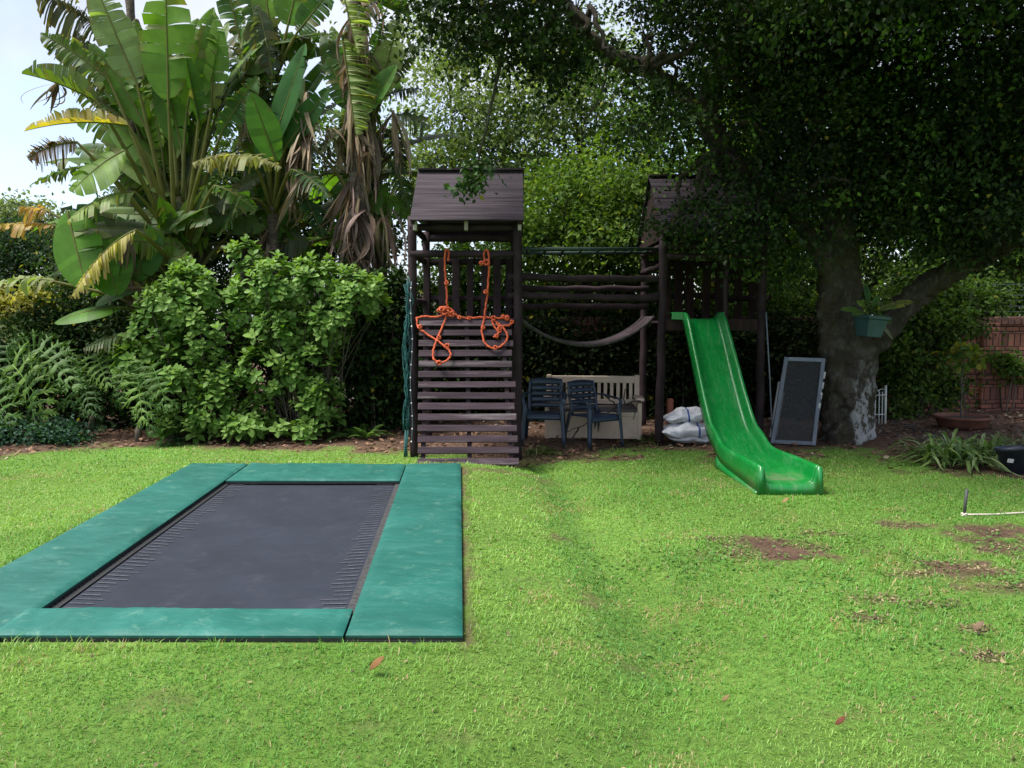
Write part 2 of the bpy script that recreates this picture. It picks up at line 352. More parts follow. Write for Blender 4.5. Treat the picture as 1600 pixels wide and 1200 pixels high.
PATCH = [(*G(px, py)[:2], rx, ry, s) for px, py, rx, ry, s in (
    (1215, 858, .42, .24, 1.1), (1150, 868, .25, .12, .8), (1120, 845, .18, .1, .7), (1480, 885, .28, .12, 1), (1540, 895, .32, .14, .95), (1580, 860, .35, .25, .95), (1590, 830, .5, .2, 1),
    (1405, 820, .22, .12, .8), (1350, 968, .13, .08, .9), (1370, 937, .18, .1, .8), (1590, 920, .4, .12, .8), (1540, 1025, .12, .06, .9), (1525, 985, .1, .06, .7), (1460, 945, .2, .08, .6), (1420, 900, .2, .09, .55), (1290, 835, .2, .1, .5),
    (1430, 715, .55, .3, .95), (1500, 738, .5, .2, .8), (1240, 712, .35, .22, .9), (1130, 715, .3, .35, 1.0), (875, 843, .09, .14, .8), (925, 935, .08, .14, .6), (830, 915, .08, .12, .6), (985, 1030, .1, .14, .5), (700, 1150, .12, .05, .3), (560, 1140, .12, .06, .3), (250, 1110, .25, .1, .35), (1310, 1120, .12, .05, .3),
    (800, 745, .4, .12, .6), (900, 716, .7, .2, .9), (1060, 700, .5, .25, .9))]
def soil(x, y):
    nz = fbm(x, y, 2.6, 21, 5) - .5; nf = fbm(x, y, 9, 5, 4) - .5
    b = sstep(-.18, .30, y - yedge(x) + nz * .9 + nf * .5)
    for cx, cy, rx, ry, s in PATCH:
        q = np.hypot((x - cx) / rx, (y - cy) / ry)
        b = np.maximum(b, s * sstep(1.25, .35, q + nz * 2.0 + nf * 2.6))
    d = tdist(x, y)
    u2, v2 = tloc(x, y); b = np.maximum(b, sstep(.10, .02, d + nf * .10 + nz * .08) * .85 * (u2 < 0))
    return np.clip(b, 0, 1)
def axis(lo, hi, st, far):
    a = np.arange(lo, hi + st / 2, st); e = []; s = st; q = hi
    while q < far: s *= 1.5; q += s; e.append(q)
    e2 = []; s = st; q = lo
    while q > -far: s *= 1.5; q -= s; e2.append(q)
    return np.concatenate([e2[::-1], a, e])
gx = axis(-8.5, 9.5, .06, 260); gy = axis(1.2, 13.6, .06, 260)
X, Y = np.meshgrid(gx, gy, indexing='ij'); Z = hgt(X, Y)
ins = (tdist(X, Y) <= 0.001)
u_, v_ = tloc(X, Y)
Z = np.where((u_ > .12) & (u_ < TW - .12) & (v_ > .12) & (v_ < TL - .12), -.35, Z)     # the pit under the trampoline
S = soil(X, Y)[..., None]
turf = np.array([.105, .195, .034]) * (.75 + .5 * fbm(X, Y, 1.1, 9)[..., None])
dirt = np.array([.105, .066, .045]) * (.6 + .7 * fbm(X, Y, 5, 33)[..., None])
back = sstep(.2, 1.6, Y - yedge(X))[..., None]
dirt = dirt * (1 - back) + np.array([.115, .072, .052]) * (.45 + 1.0 * fbm(X, Y, 6, 43)[..., None]) * back
colg = turf * (1 - S) + dirt * S
P = np.stack([X, Y, Z], -1)
a, b = P.shape[:2]; i, j = np.meshgrid(np.arange(a - 1), np.arange(b - 1), indexing='ij'); i = i.ravel(); j = j.ravel()
lawn = build('lawn_ground', P.reshape(-1, 3), [np.stack([i * b + j, (i + 1) * b + j, (i + 1) * b + j + 1, i * b + j + 1], 1)], M['ground'], col=colg.reshape(-1, 3))
tag(lawn, kind='structure')
# ------------------------------------------------------------------ grass blades (one uncountable mass)
rg = np.random.default_rng(5)
def grass_pts():
    out = []
    for y0, y1, dens in ((1.9, 2.8, 7600), (2.8, 3.6, 7600), (3.6, 4.6, 6200), (4.6, 6.0, 4400), (6.0, 7.6, 3000), (7.6, 9.2, 2100), (9.2, 11.6, 1500)):
        w = .70 * y1 + 1.3; n = int(dens * (y1 - y0) * 2 * w)
        out.append(np.stack([rg.uniform(-w, w, n), rg.uniform(y0, y1, n)], 1))
    return np.concatenate(out)
gp = grass_pts(); s_ = soil(gp[:, 0], gp[:, 1]); d_ = tdist(gp[:, 0], gp[:, 1])
# worn patch on the right: thinner, ranker grass
wc = G(1380, 900); worn = sstep(1.25, .3, np.hypot((gp[:, 0] - wc[0]) / 1.9, (gp[:, 1] - wc[1]) / 1.15) + (fbm(gp[:, 0], gp[:, 1], 1.2, 77) - .5) * .9)
keep = (rg.uniform(0, 1, len(gp)) > s_ ** .7 * 1.02) & (d_ > .03) & (rg.uniform(0, 1, len(gp)) > worn * .42) & (gp[:, 1] < yedge(gp[:, 0]) + .45)
gp = gp[keep]; worn = worn[keep]; s_ = s_[keep]; n = len(gp); gxx, gyy = gp[:, 0], gp[:, 1]
az = rg.uniform(0, 2 * PI, n) + 0.0; lean = np.clip(rg.normal(.95, .33, n), .05, 1.4)
tuft = fbm(gxx, gyy, 7, 61, 3)
ln = rg.gamma(7, .0034, n) * (1 + .8 * (d_[keep] < .12)) * (.5 + .95 * tuft) * (.72 + .6 * fbm(gxx, gyy, 1.7, 67, 3)) * (1 + .45 * worn) * np.where(s_ > .4, .7, 1)
wd = (.00125 + .00045 * np.maximum(gyy - 2.2, 0)) * rg.uniform(.7, 1.35, n) * (1 + .15 * worn)
d = np.stack([np.cos(az), np.sin(az), 0 * az], 1); sd = np.stack([-np.sin(az), np.cos(az), 0 * az], 1)
up = np.array([0, 0, 1.0])
dir1 = d * np.sin(lean * .6)[:, None] + up * np.cos(lean * .6)[:, None]; dir2 = d * np.sin(lean * 1.25)[:, None] + up * np.cos(lean * 1.25)[:, None]
base = np.stack([gxx, gyy, hgt(gxx, gyy) - .004], 1)
mid = base + dir1 * (ln * .55)[:, None]; tip = mid + dir2 * (ln * .5)[:, None]
W = (sd * wd[:, None])
V = np.stack([base - W * .8, base + W * .8, mid + W, mid - W, tip], 1).reshape(-1, 3)
k = np.arange(n) * 5
f4 = np.stack([k, k + 1, k + 2, k + 3], 1); f3 = np.stack([k + 3, k + 2, k + 4], 1)
big = fbm(gxx, gyy, .8, 15); med = fbm(gxx, gyy, 3.5, 17); yel = rg.uniform(0, 1, n)
c0 = np.array([.122, .285, .044]); c1 = np.array([.212, .355, .070]); c2 = np.array([.070, .205, .036]); straw = np.array([.34, .27, .13])
t = np.clip((big - .5) * 3.4 + .5 + rg.normal(0, .22, n), 0, 1)[:, None]
cg = c0 * (1 - t) + c1 * t
dl = np.array([G(px, py)[:2] for px, py in ((862, 735), (880, 790), (905, 860), (940, 915), (990, 985), (1010, 1060))])
dx_ = np.interp(gyy, dl[::-1, 1], dl[::-1, 0]); ditch_ = np.exp(-((gxx - dx_) / .17) ** 2) * (gyy > dl[-1, 1]) * (.6 + .8 * fbm(gxx, gyy, 2.2, 19))
dk = np.clip(ditch_ * 1.7 + sstep(7.0, 9.6, gyy) * .35 * (gxx > -.3) + worn * .75 + (med - .5) * 2.1 + rg.normal(0, .2, n), 0, 1)[:, None]  # far grass on the tree side darker: canopy shade painted into the blades
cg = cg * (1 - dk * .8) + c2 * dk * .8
thatch = sstep(.60, .72, fbm(gxx, gyy, 3.1, 93, 4)) * .45
cg = np.where((yel > .955 - .05 * worn - thatch)[:, None], straw, cg) * rg.uniform(.86, 1.14, n)[:, None]
cv = np.repeat(cg[:, None, :], 5, 1); cv[:, :2] *= .93
g = build('grass', V, [f4, f3], M['grass'], col=cv.reshape(-1, 3), smooth=True); tag(g, 'short bright green lawn grass around the trampoline and slide', 'grass', kind='stuff')
print('grass blades', n)
# ------------------------------------------------------------------ trampoline
def TP(u, v, z): return tnr + tlx * u + tax * v + np.array([0, 0, z - TZ])
tramp = thing('trampoline', 'sunken rectangular trampoline with dark mat and green edge pads', 'trampoline', tuple(TP(TW / 2, TL / 2, .08)))
fr = MB()
for a_, b_ in (((.2, .2), (TW - .2, .2)), ((TW - .2, .2), (TW - .2, TL - .2)), ((TW - .2, TL - .2), (.2, TL - .2)), ((.2, TL - .2), (.2, .2))):
    fr.tube([TP(*a_, .045), TP(*b_, .045)], .024, 10)
fr.build('frame', M['steel'], tramp, smooth=True)
# pad widths measured off the photograph
def uv_of(px, py, z):
    p = G(px, py, z); return tloc(p[0], p[1])
wr = uv_of(590, 850, TZ)[0]; wl = TW - uv_of(200, 852, TZ)[0]
vn = uv_of(300, 948, TZ)[1]; vf = TL - uv_of(500, 749, TZ)[1]
print('TRAMP', TL, TW, 'pads', wr, wl, vn, vf)
def pad(u0, u1, v0, v1, ztop, droop, name='safety_pad', long='v', th=.032):
    nu = max(6, int((u1 - u0) / .025)); nv = max(6, int((v1 - v0) / .025))
    uu = np.linspace(0, 1, nu); vv = np.linspace(0, 1, nv); A, B = np.meshgrid(uu, vv, indexing='ij')
    U = u0 + (u1 - u0) * A; Vv = v0 + (v1 - v0) * B
    e = np.minimum(np.minimum(A * (u1 - u0), (1 - A) * (u1 - u0)), np.minimum(B * (v1 - v0), (1 - B) * (v1 - v0)))
    puff = 1 - np.exp(-e / .011)
    wr_ = (fbm(U * 1.0, Vv * 1.0, 2.2, 71) - .5) * .026 + (fbm(U * (1 if long == 'v' else 3), Vv * (3 if long == 'v' else 1), 4, 72) - .5) * .020
    cn = np.exp(-np.minimum(B * (v1 - v0), (1 - B) * (v1 - v0)) / .18) if long == 'v' else np.exp(-np.minimum(A * (u1 - u0), (1 - A) * (u1 - u0)) / .14)
    wr_ = wr_ + cn * (fbm(U * 5, Vv * 5, 3.0, 88, 3) - .5) * .018
    dip = -droop * sstep(.0, 1.0, 1 - np.minimum(np.minimum(A, 1 - A) if long == 'v' else 1, np.minimum(B, 1 - B) if long == 'u' else 1) * 2) * 0
    edge = (fbm(U * 2, Vv * 2, 2.2, 83) - .5) * .02
    Zt = ztop - .012 + .012 * puff + wr_ * puff + dip
    top = np.stack([U, Vv, Zt], -1)
    def side(idx):
        q = top[idx]; return np.stack([q, q - np.array([0, 0, th * .35]), q - np.array([0, 0, th])], 0)
    mb = MB()
    W = lambda A_: (tnr[None, None] + A_[..., :1] * tlx + A_[..., 1:2] * tax + np.stack([0 * A_[..., 0], 0 * A_[..., 0], A_[..., 2] - TZ], -1))
    mb.grid(W(top)); mb.mi = 1; bot = top - np.array([0, 0, th]); mb.grid(W(bot)[::-1])
    for idx in ((slice(None), 0), (slice(None), -1), (0, slice(None)), (-1, slice(None))):
        sd_ = side(idx); mb.mi = 0; mb.grid(W(sd_[:2])); mb.mi = 1; mb.grid(W(sd_[1:]))
    o = mb.build(name, [M['pad'], M['black']], tramp, smooth=True); return o
pad(-.0, wr + .0, .02, TL + .0, TZ, .01)
pad(TW - wl, TW, -.0, TL + .0, TZ - .005, .01)
pad(wr + .012, TW - wl + .06, .01, vn, TZ + .002, .01, long='u')
pad(wr + .012, TW - wl - .02, TL - vf, TL - .01, TZ - .002, .01, long='u')
# mat, webbing band, stitches, springs
mu0, mu1, mv0, mv1 = wr + .058, TW - wl - .05, vn - .12, TL - vf + .02
A, B = np.meshgrid(np.linspace(0, 1, 120), np.linspace(0, 1, 160), indexing='ij')
U = mu0 + (mu1 - mu0) * A; Vv = mv0 + (mv1 - mv0) * B; Zm = .073 - .03 * (np.sin(PI * A) * np.sin(PI * B)) ** .7
Pm = tnr + U[..., None] * tlx + Vv[..., None] * tax; Pm[..., 2] = Zm
mat_mb = MB().grid(Pm)
for u0, u1, mt_ in ((mu0 - .045, mu0 - .003, 'webbing'), (mu1 + .003, mu1 + .045, 'black')):  # left strip painted black to stand in for the dark gap there
    mb = MB(); mb.beam(TP((u0 + u1) / 2, mv0, .079), TP((u0 + u1) / 2, mv1, .079), .042, .006); mb.build('edge_strip', M[mt_], tramp)
mat_mb.mi = 1; nst = 50
for q in range(nst):
    v = mv0 + (mv1 - mv0) * (q + .5) / nst
    for u0, sg in ((mu0, 1), (mu1, -1)):
        L_ = random.uniform(.09, .17); A_ = .0
        zz = lambda uu: .0785 - .03 * (max(0, math.sin(PI * (uu - mu0) / (mu1 - mu0))) * math.sin(PI * (v - mv0) / (mv1 - mv0))) ** .7
        k_ = [u0 + sg * (.015 + L_ * f_) for f_ in (0, .17, .33, .5, .66, .83, 1)]
        hw_ = random.uniform(.003, .006); mat_mb.grid(np.array([[TP(a_, v + e_, zz(a_) + .0012) for a_ in k_] for e_ in (-hw_, hw_)]))
mat_mb.build('jumping_mat', [M['mat'], M['stitch']], tramp, smooth=True)
for u0, sg in ((mu0 - .045, -1), (mu1 + .045, 1)):
    mb = MB()
    for q in range(74):
        v = mv0 + (mv1 - mv0) * (q + .5) / 74; mb.tube([TP(u0, v, .08), TP(u0 + sg * .16, v, .05)], .009, 6)
    mb.build('spring_row', M['black'], tramp, smooth=True)
# dark skirt under the pads
mb = MB()
for (u0, v0), (u1, v1) in (((.03, .03), (TW - .03, .03)), ((.03, .03), (.03, TL - .03)), ((TW - .03, .03), (TW - .03, TL - .03)), ((.03, TL - .03), (TW - .03, TL - .03))):
    mb.beam(TP(u0, v0, .055), TP(u1, v1, .055), .03, .075)
mb.build('skirt', M['black'], tramp)
for L in ([(.05, 3.2, .08), (-.03, 3.2, .07), (-.07, 3.21, .06)], [(.06, 2.2, .08), (-.02, 2.2, .075), (-.06, 2.19, .07)], [(.24, .04, .08), (.24, -.02, .07), (.235, -.05, .05)]):
    mb = MB(); mb.tube([TP(*p) for p in L], .015, 6); mb.build('pad_strap', M['black'], tramp, smooth=True)

# ------------------------------------------------------------------ jungle gym
LY0, LY1 = 9.5, 10.75; RY0, RY1 = 10.35, 11.95
lx0 = at(645, 500, LY0)[0]; lx1 = at(809, 500, LY0)[0]
rx0 = at(1032, 500, RY0)[0]; rx1 = at(1190, 500, RY0)[0]
def zy(py, Y): return float(at(800, py, Y)[2])
gym = thing('jungle_gym', 'dark stained timber jungle gym, two roofed towers joined by a bridge', 'jungle gym', ((lx0 + rx1) / 2, 10.4, 0))
def part_log(name, p0, p1, r, mat='wood', **k):
    mb = MB(); log(mb, p0, p1, r, **k); return mb.build(name, M[mat], gym, smooth=True)
def gz(x, y): return float(hgt(np.array(x), np.array(y)))
for x, y, top, r in ((lx0, LY0, 338, .052), (lx1, LY0, 338, .055), (lx0 + .04, LY1, 345, .05), (lx1 - .04, LY1, 345, .05)):
    part_log('post', (x, y, gz(x, y) - .1), (x, y, zy(top, LY0)), r, k=14)
for x, y, top, r in ((rx0, RY0, 366, .055), (rx1, RY0, 372, .055), (rx0 + .05, RY1, 366, .055), (rx1 - .05, RY1, 372, .05)):
    part_log('post', (x, y, gz(x, y) - .1), (x + (.03 if x < 2.5 and y < 11 else 0), y, zy(top, RY0)), r, k=14)
# left tower rails: (front?, py)
for y, py, r in ((LY0, 355, .045), (LY1, 372, .05), (LY0, 397, .045), (LY1, 409, .045), (LY1, 466, .04)):
    part_log('rail', (lx0 - .02, y + (.02 if y == LY1 else -.01), zy(py, y)), (lx1 + .02, y, zy(py, y)), r)
for x in (lx0, lx1):
    for py in (355, 398, 470): part_log('rail', (x, LY0, zy(py, LY0)), (x, LY1, zy(py, LY0) + .01), .042)
for px in (667, 692, 713, 735, 757, 777, 795):
    x = at(px, 450, LY1)[0]
    MB().box((x, LY1 - .06, (zy(404, LY1) + zy(506, LY1)) / 2), (.092 + random.uniform(-.01, .01), .022, zy(404, LY1) - zy(506, LY1)), (0, random.uniform(-.015, .015), 0)).build('baluster', M['wood'], gym, bevel=.004)
zf = zy(499, LY0)
mb = MB()
for q in range(9):
    yy = LY0 + .02 + q * (LY1 - LY0 - .04) / 8; mb.beam((lx0 + .02, yy, zf), (lx1 - .02, yy, zf), .13, .03)
mb.beam((lx0, LY0 + .06, zf - .07), (lx1, LY0 + .06, zf - .07), .05, .1); mb.beam((lx0, LY1 - .06, zf - .07), (lx1, LY1 - .06, zf - .07), .05, .1)
mb.build('platform', M['wood'], gym, bevel=.004)
# climbing ramp
ramp_ = bpy.data.objects.new('climbing_ramp', None); C.objects.link(ramp_); ramp_.parent = gym
rt = np.array([(lx0 + lx1) / 2, LY0 - .075, zf - .02]); rb_ = G(731, 727, .05); rb_ = np.array([rb_[0], rb_[1], .03])
rdir = (rb_ - rt) / np.linalg.norm(rb_ - rt); rn = np.cross(rdir, np.array([1, 0, 0])); rn = rn / np.linalg.norm(rn); rn = rn if rn[1] < 0 else -rn
L_ = np.linalg.norm(rb_ - rt)
lefts = [656, 656, 655, 655, 655, 654, 654, 653, 653, 653, 652, 652, 652, 651]; rights = [799, 800, 802, 800, 800, 800, 806, 805, 804, 807, 808, 809, 811, 811]
for q in range(14):
    s = .035 + (L_ - .09) * q / 13.0; c = rt + rdir * s
    x0 = at(lefts[q], 600, c[1])[0]; x1 = at(rights[q], 600, c[1])[0]
    mb = MB(); mb.beam((x0, *(c + rn * .02)[1:]), (x1, *(c + rn * .02 + rdir * random.uniform(-.006, .006))[1:]), .078 + random.uniform(-.004, .004), .024, up=rn)
    mb.build('slat', M['woodx'], ramp_, bevel=.005)
for fx in (-.46, .02, .45):
    MB().beam(rt + np.array([fx * .98, 0, 0]) - rn * .022 + rdir * .02, rb_ + np.array([fx * 1.1, 0, 0]) - rn * .022, .05, .05, up=rn).build('stringer', M['wood'], ramp_, bevel=.004)
# roofs
def roof(x0, x1, yf, zf_, yr, zr, yb, zb, n, mat):
    mb = MB()
    for (ya, za, yb_, zb_) in ((yf, zf_, yr, zr), (yb, zb, yr, zr)):
        for q in range(n):
            t0, t1 = q / n, (q + 1) / n + .02
            p0 = np.array([0, ya + (yb_ - ya) * t0, za + (zb_ - za) * t0 + .012]); p1 = np.array([0, ya + (yb_ - ya) * t1, za + (zb_ - za) * t1])
            m_ = (p0 + p1) / 2; wv = np.linalg.norm(p1 - p0); nr = np.cross(p1 - p0, (1, 0, 0)); nr /= np.linalg.norm(nr); nr = nr if nr[2] > 0 else -nr
            j = random.uniform(-.008, .008)
            mb.beam((x0 + j, m_[1], m_[2]), (x1 + j, m_[1], m_[2]), wv, .02, up=nr)
    o = mb.build('roof', mat, gym, bevel=.003)
    MB().beam((x0 - .005, yr - .015, zr + .02), (x1 + .005, yr - .015, zr + .02), .10, .025).build('ridge_board', M['roof'], o, bevel=.003)
    return o
rfl = at(641, 346, LY0 - .25); rfr = at(820, 346, LY0 - .25); zr = zy(268, LY0 + .62)
roof(rfl[0], rfr[0] - .005, LY0 - .25, rfl[2], LY0 + .62, zr, LY1 + .25, rfl[2], 1, M['roof'])
for px in (648, 728, 812):
    p = at(px, 352, LY0 - .16); MB().box((p[0], p[1] + .06, p[2] + .0), (.042, .12, .11), (.0, 0, 0)).build('rafter_end', M['pale'], gym, bevel=.004)
for px in (648, 812):   # rafters
    x = at(px, 352, LY0)[0]
    mb = MB(); mb.beam((x, LY0 - .2, rfl[2] - .0), (x, LY0 + .62, zr - .06), .04, .07); mb.beam((x, LY1 + .2, rfl[2]), (x, LY0 + .62, zr - .06), .04, .07); mb.build('rafter', M['wood'], gym, bevel=.004)
q0 = at(1037, 368, RY0 - .3); q1x = rx1 + .02; yr2 = (RY0 + RY1) / 2 - .05; zr2 = zy(277, yr2); x0r = at(1014, 277, yr2)[0]
roof(x0r, q1x, RY0 - .3, q0[2], yr2, zr2, RY1 + .25, q0[2], 5, M['roof'])
mb = MB()   # boarded gable of the right tower
ng = 9
for q in range(ng):
    t0 = (q + .5) / ng; y = RY0 - .2 + (RY1 - RY0 + .4) * t0
    top = q0[2] + (zr2 - q0[2]) * (1 - abs(y - yr2) / (yr2 - (RY0 - .3))) - .04
    mb.box((x0r + .05, y, (q0[2] - .02 + top) / 2), (.02, (RY1 - RY0 + .4) / ng - .012, max(.03, top - q0[2] + .02)))
mb.build('gable_boards', M['wooddark'], gym)
for y, py, r in ((RY0, 384, .045), (RY0, 400, .042), (RY1, 386, .05), (RY1, 412, .045), (RY1, 462, .045)):
    part_log('rail', (rx0, y, zy(py, y)), (rx1, y, zy(py, y)), r)
for x in (rx0 + .02, rx1 - .02):
    for py in (384, 415, 465): part_log('rail', (x, RY0, zy(py, RY0)), (x, RY1, zy(py, RY0)), .042)
for px in (1038, 1056, 1074, 1100, 1120, 1150, 1172):
    x = at(px, 450, RY1)[0] + .02; MB().box((x, RY1 - .07, (zy(408, RY1) + zy(500, RY1)) / 2), (.125, .022, zy(408, RY1) - zy(500, RY1)), (0, random.uniform(-.02, .02), 0)).build('baluster', M['wooddark'], gym, bevel=.004)
p = at(1133, 440, RY0 + .1); part_log('post', (p[0], RY0 + .08, zy(512, RY0)), (p[0], RY0 + .08, zy(402, RY0)), .03)
zf2 = zy(504, RY0)
mb = MB()
for q in range(11):
    yy = RY0 + .06 + q * (RY1 - RY0 - .12) / 10; mb.beam((rx0 + .06, yy, zf2), (rx1 - .06, yy, zf2), .14, .03)
mb.build('platform', M['wood'], gym, bevel=.004)
MB().beam((rx0 + .05, RY0 + .0, zf2 - .03), (rx1 - .05, RY0 + .0, zf2 - .03), .03, .15).build('fascia_board', M['wooddark'], gym, bevel=.004)
# bridge handrails
bx0, bx1 = lx1, rx0
for yA, yB, pyA, pyB, r in ((LY0 + .06, RY0 + .05, 433, 437, .045), (LY0 + .06, RY0 + .05, 463, 465, .043), (LY1 - .05, RY1 - .5, 451, 451, .042), (LY1 - .05, RY1 - .5, 479, 479, .042)):
    part_log('rail', (bx0 - .12, yA, zy(pyA, yA)), (bx1 + .02, yB, zy(pyB, yB)), r, k=14, bend=.007)
# sagging plank bridge
br = bpy.data.objects.new('bridge', None); C.objects.link(br); br.parent = gym
pA = np.array([bx0 + .03, LY0 + .55, zy(497, LY0 + .35)]); pB = np.array([bx1 - .03, RY0 + .75, zy(495, RY0 + .35)])
def bcurve(t): 
    q = pA * (1 - t) + pB * t; return q + np.array([0, 0, -.36 * (1 - (2 * t - 1) ** 2) ** .9])
nb = 11
for q in range(nb):
    t0, t1 = (q + .04) / nb, (q + .96) / nb; a_, b_ = bcurve(t0), bcurve(t1); d = b_ - a_; d /= np.linalg.norm(d)
    m_ = (a_ + b_) / 2; acr = np.array([0, 1, 0.]); nr = np.cross(d, acr)
    MB().beam(m_ - acr * .42, m_ + acr * .42, np.linalg.norm(b_ - a_), .028, up=nr).build('plank', M['woodx'], br, bevel=.004)
for s in (-.43, .43):
    mb = MB(); mb.tube([bcurve(t) + np.array([0, s, .0]) for t in np.linspace(-.0, 1.0, 26)], .022, 8); mb.build('bridge_rope', M['deadwood'], br, smooth=True)
# monkey bars
mk = bpy.data.objects.new('monkey_bars', None); C.objects.link(mk); mk.parent = gym
mA0 = np.array([bx0, LY0 + .15, zy(389, LY0 + .15)]); mA1 = np.array([bx1, RY0 + .15, zy(389, RY0 + .15)])
mB0 = mA0 + (0, .62, 0); mB1 = mA1 + (0, .62, 0)
for a_, b_ in ((mA0, mA1), (mB0, mB1)): mb = MB(); mb.tube([a_, b_], .021, 8); mb.build('side_rail', M['steelgreen'], mk, smooth=True)
for q in range(8):
    t = (q + .5) / 8; mb = MB(); mb.tube([mA0 * (1 - t) + mA1 * t, mB0 * (1 - t) + mB1 * t], .017, 8); mb.build('rung', M['steelgreen'], mk, smooth=True)

# ------------------------------------------------------------------ slide
sl_base = G(1232, 773, 0)
slide = thing('slide', 'bright green plastic slide running down from the right tower', 'slide', (float(sl_base[0]), float(sl_base[1]), 0))
top = at(1094, 492, RY0 - .02); xT, xB = top[0] + .0, sl_base[0]
yb0 = float(sl_base[1])
ctrl = [(RY0 + .12, zf2 + .05), (RY0 - .02, zf2 + .045), (RY0 - .12, zf2 - .01), (RY0 - .30, zf2 - .20), (RY0 - .62, zf2 - .58), (RY0 - .95, zf2 - .96), (RY0 - 1.24, zf2 - 1.24), (RY0 - 1.50, .27), (RY0 - 1.80, .155), (yb0 + .45, .125), (yb0 + .2, .115), (yb0, .11)]
def catmull(P, n):
    P = np.asarray(P, float); P = np.concatenate([2 * P[:1] - P[1:2], P, 2 * P[-1:] - P[-2:-1]]); out = []
    for i in range(1, len(P) - 2):
        for t in np.linspace(0, 1, n, endpoint=False):
            p0, p1, p2, p3 = P[i - 1], P[i], P[i + 1], P[i + 2]
            out.append(.5 * ((2 * p1) + (-p0 + p2) * t + (2 * p0 - 5 * p1 + 4 * p2 - p3) * t * t + (-p0 + 3 * p1 - 3 * p2 + p3) * t ** 3))
    out.append(P[-2]); return np.array(out)
pathc = catmull(ctrl, 6)
prof = np.array([(-.318, -.06), (-.322, .02), (-.322, .095), (-.314, .118), (-.298, .126), (-.280, .122), (-.268, .105), (-.255, .05), (-.238, .012), (-.205, .0), (-.1, -.004), (0, -.005)])
prof = np.concatenate([prof, prof[-2::-1] * [-1, 1]])
Ts = np.gradient(pathc, axis=0); Ts /= np.linalg.norm(Ts, axis=1)[:, None]
rows = []
zs0, zs1 = pathc[0, 1], pathc[-1, 1]
for i_, ((y, z), (ty, tz)) in enumerate(zip(pathc, Ts)):
    ny, nz = tz, -ty
    if nz < 0: ny, nz = -ny, -nz
    s = (RY0 + .12 - y) / (RY0 + .12 - yb0); x = xT + .02 + (xB - xT - .02) * max(0, s); wk = .79 + .15 * s
    low = sstep(.55, 1.0, s)
    tops = sstep(.0, .10, s) * .6 + .4
    row = []
    for px_, pz_ in prof:
        h = pz_ * ((1 + .35 * low) * tops if pz_ > 0 else 1 + .3 * low)
        row.append((x + px_ * wk, y + ny * h, z + nz * h))
    rows.append(row)
rows = np.array(rows)
o = MB().grid(rows).build('chute', M['green_plastic'], slide, smooth=True)
md = o.modifiers.new('thick', 'SOLIDIFY'); md.thickness = .012; md.offset = 0
# moulded end apron: closes the run-out down to the grass
e = rows[-1]; mb = MB()
bot_ = e.copy(); bot_[:, 2] = gz(xB, yb0) - .01; bot_[:, 1] -= .0
mid_ = e.copy(); mid_[:, 1] -= .035
bot2 = bot_.copy(); bot2[:, 1] -= .045; bot2[:, 0] = xB + (bot2[:, 0] - xB) * 1.04
mb.grid(np.stack([e, mid_, bot2]))
for k_ in (0, -1):
    strip = rows[-22:, k_]; low = strip.copy(); low[:, 2] = np.minimum(low[:, 2], np.array([gz(q[0], q[1]) - .01 for q in low])); low[:, 0] += (-.02 if k_ == 0 else .02); mb.grid(np.stack([strip, low]))
o = mb.build('end_apron', M['green_plastic'], slide, smooth=True); md = o.modifiers.new('thick', 'SOLIDIFY'); md.thickness = .01; md.offset = 0
mb = MB()   # mounting lip bolted to the platform edge
y = RY0 + .06
for sx_, w_ in ((-1, .17), (1, .05)):
    x0_ = xT + .02 + sx_ * .235; mb.beam((x0_, y - .02, zf2 + .125), (x0_ + sx_ * w_, y - .02, zf2 + .125), .26, .018); mb.beam((x0_, y - .15, zf2 + .075), (x0_ + sx_ * w_, y - .15, zf2 + .085), .018, .09)
mb.build('mounting_lip', M['green_plastic'], slide, bevel=.008)

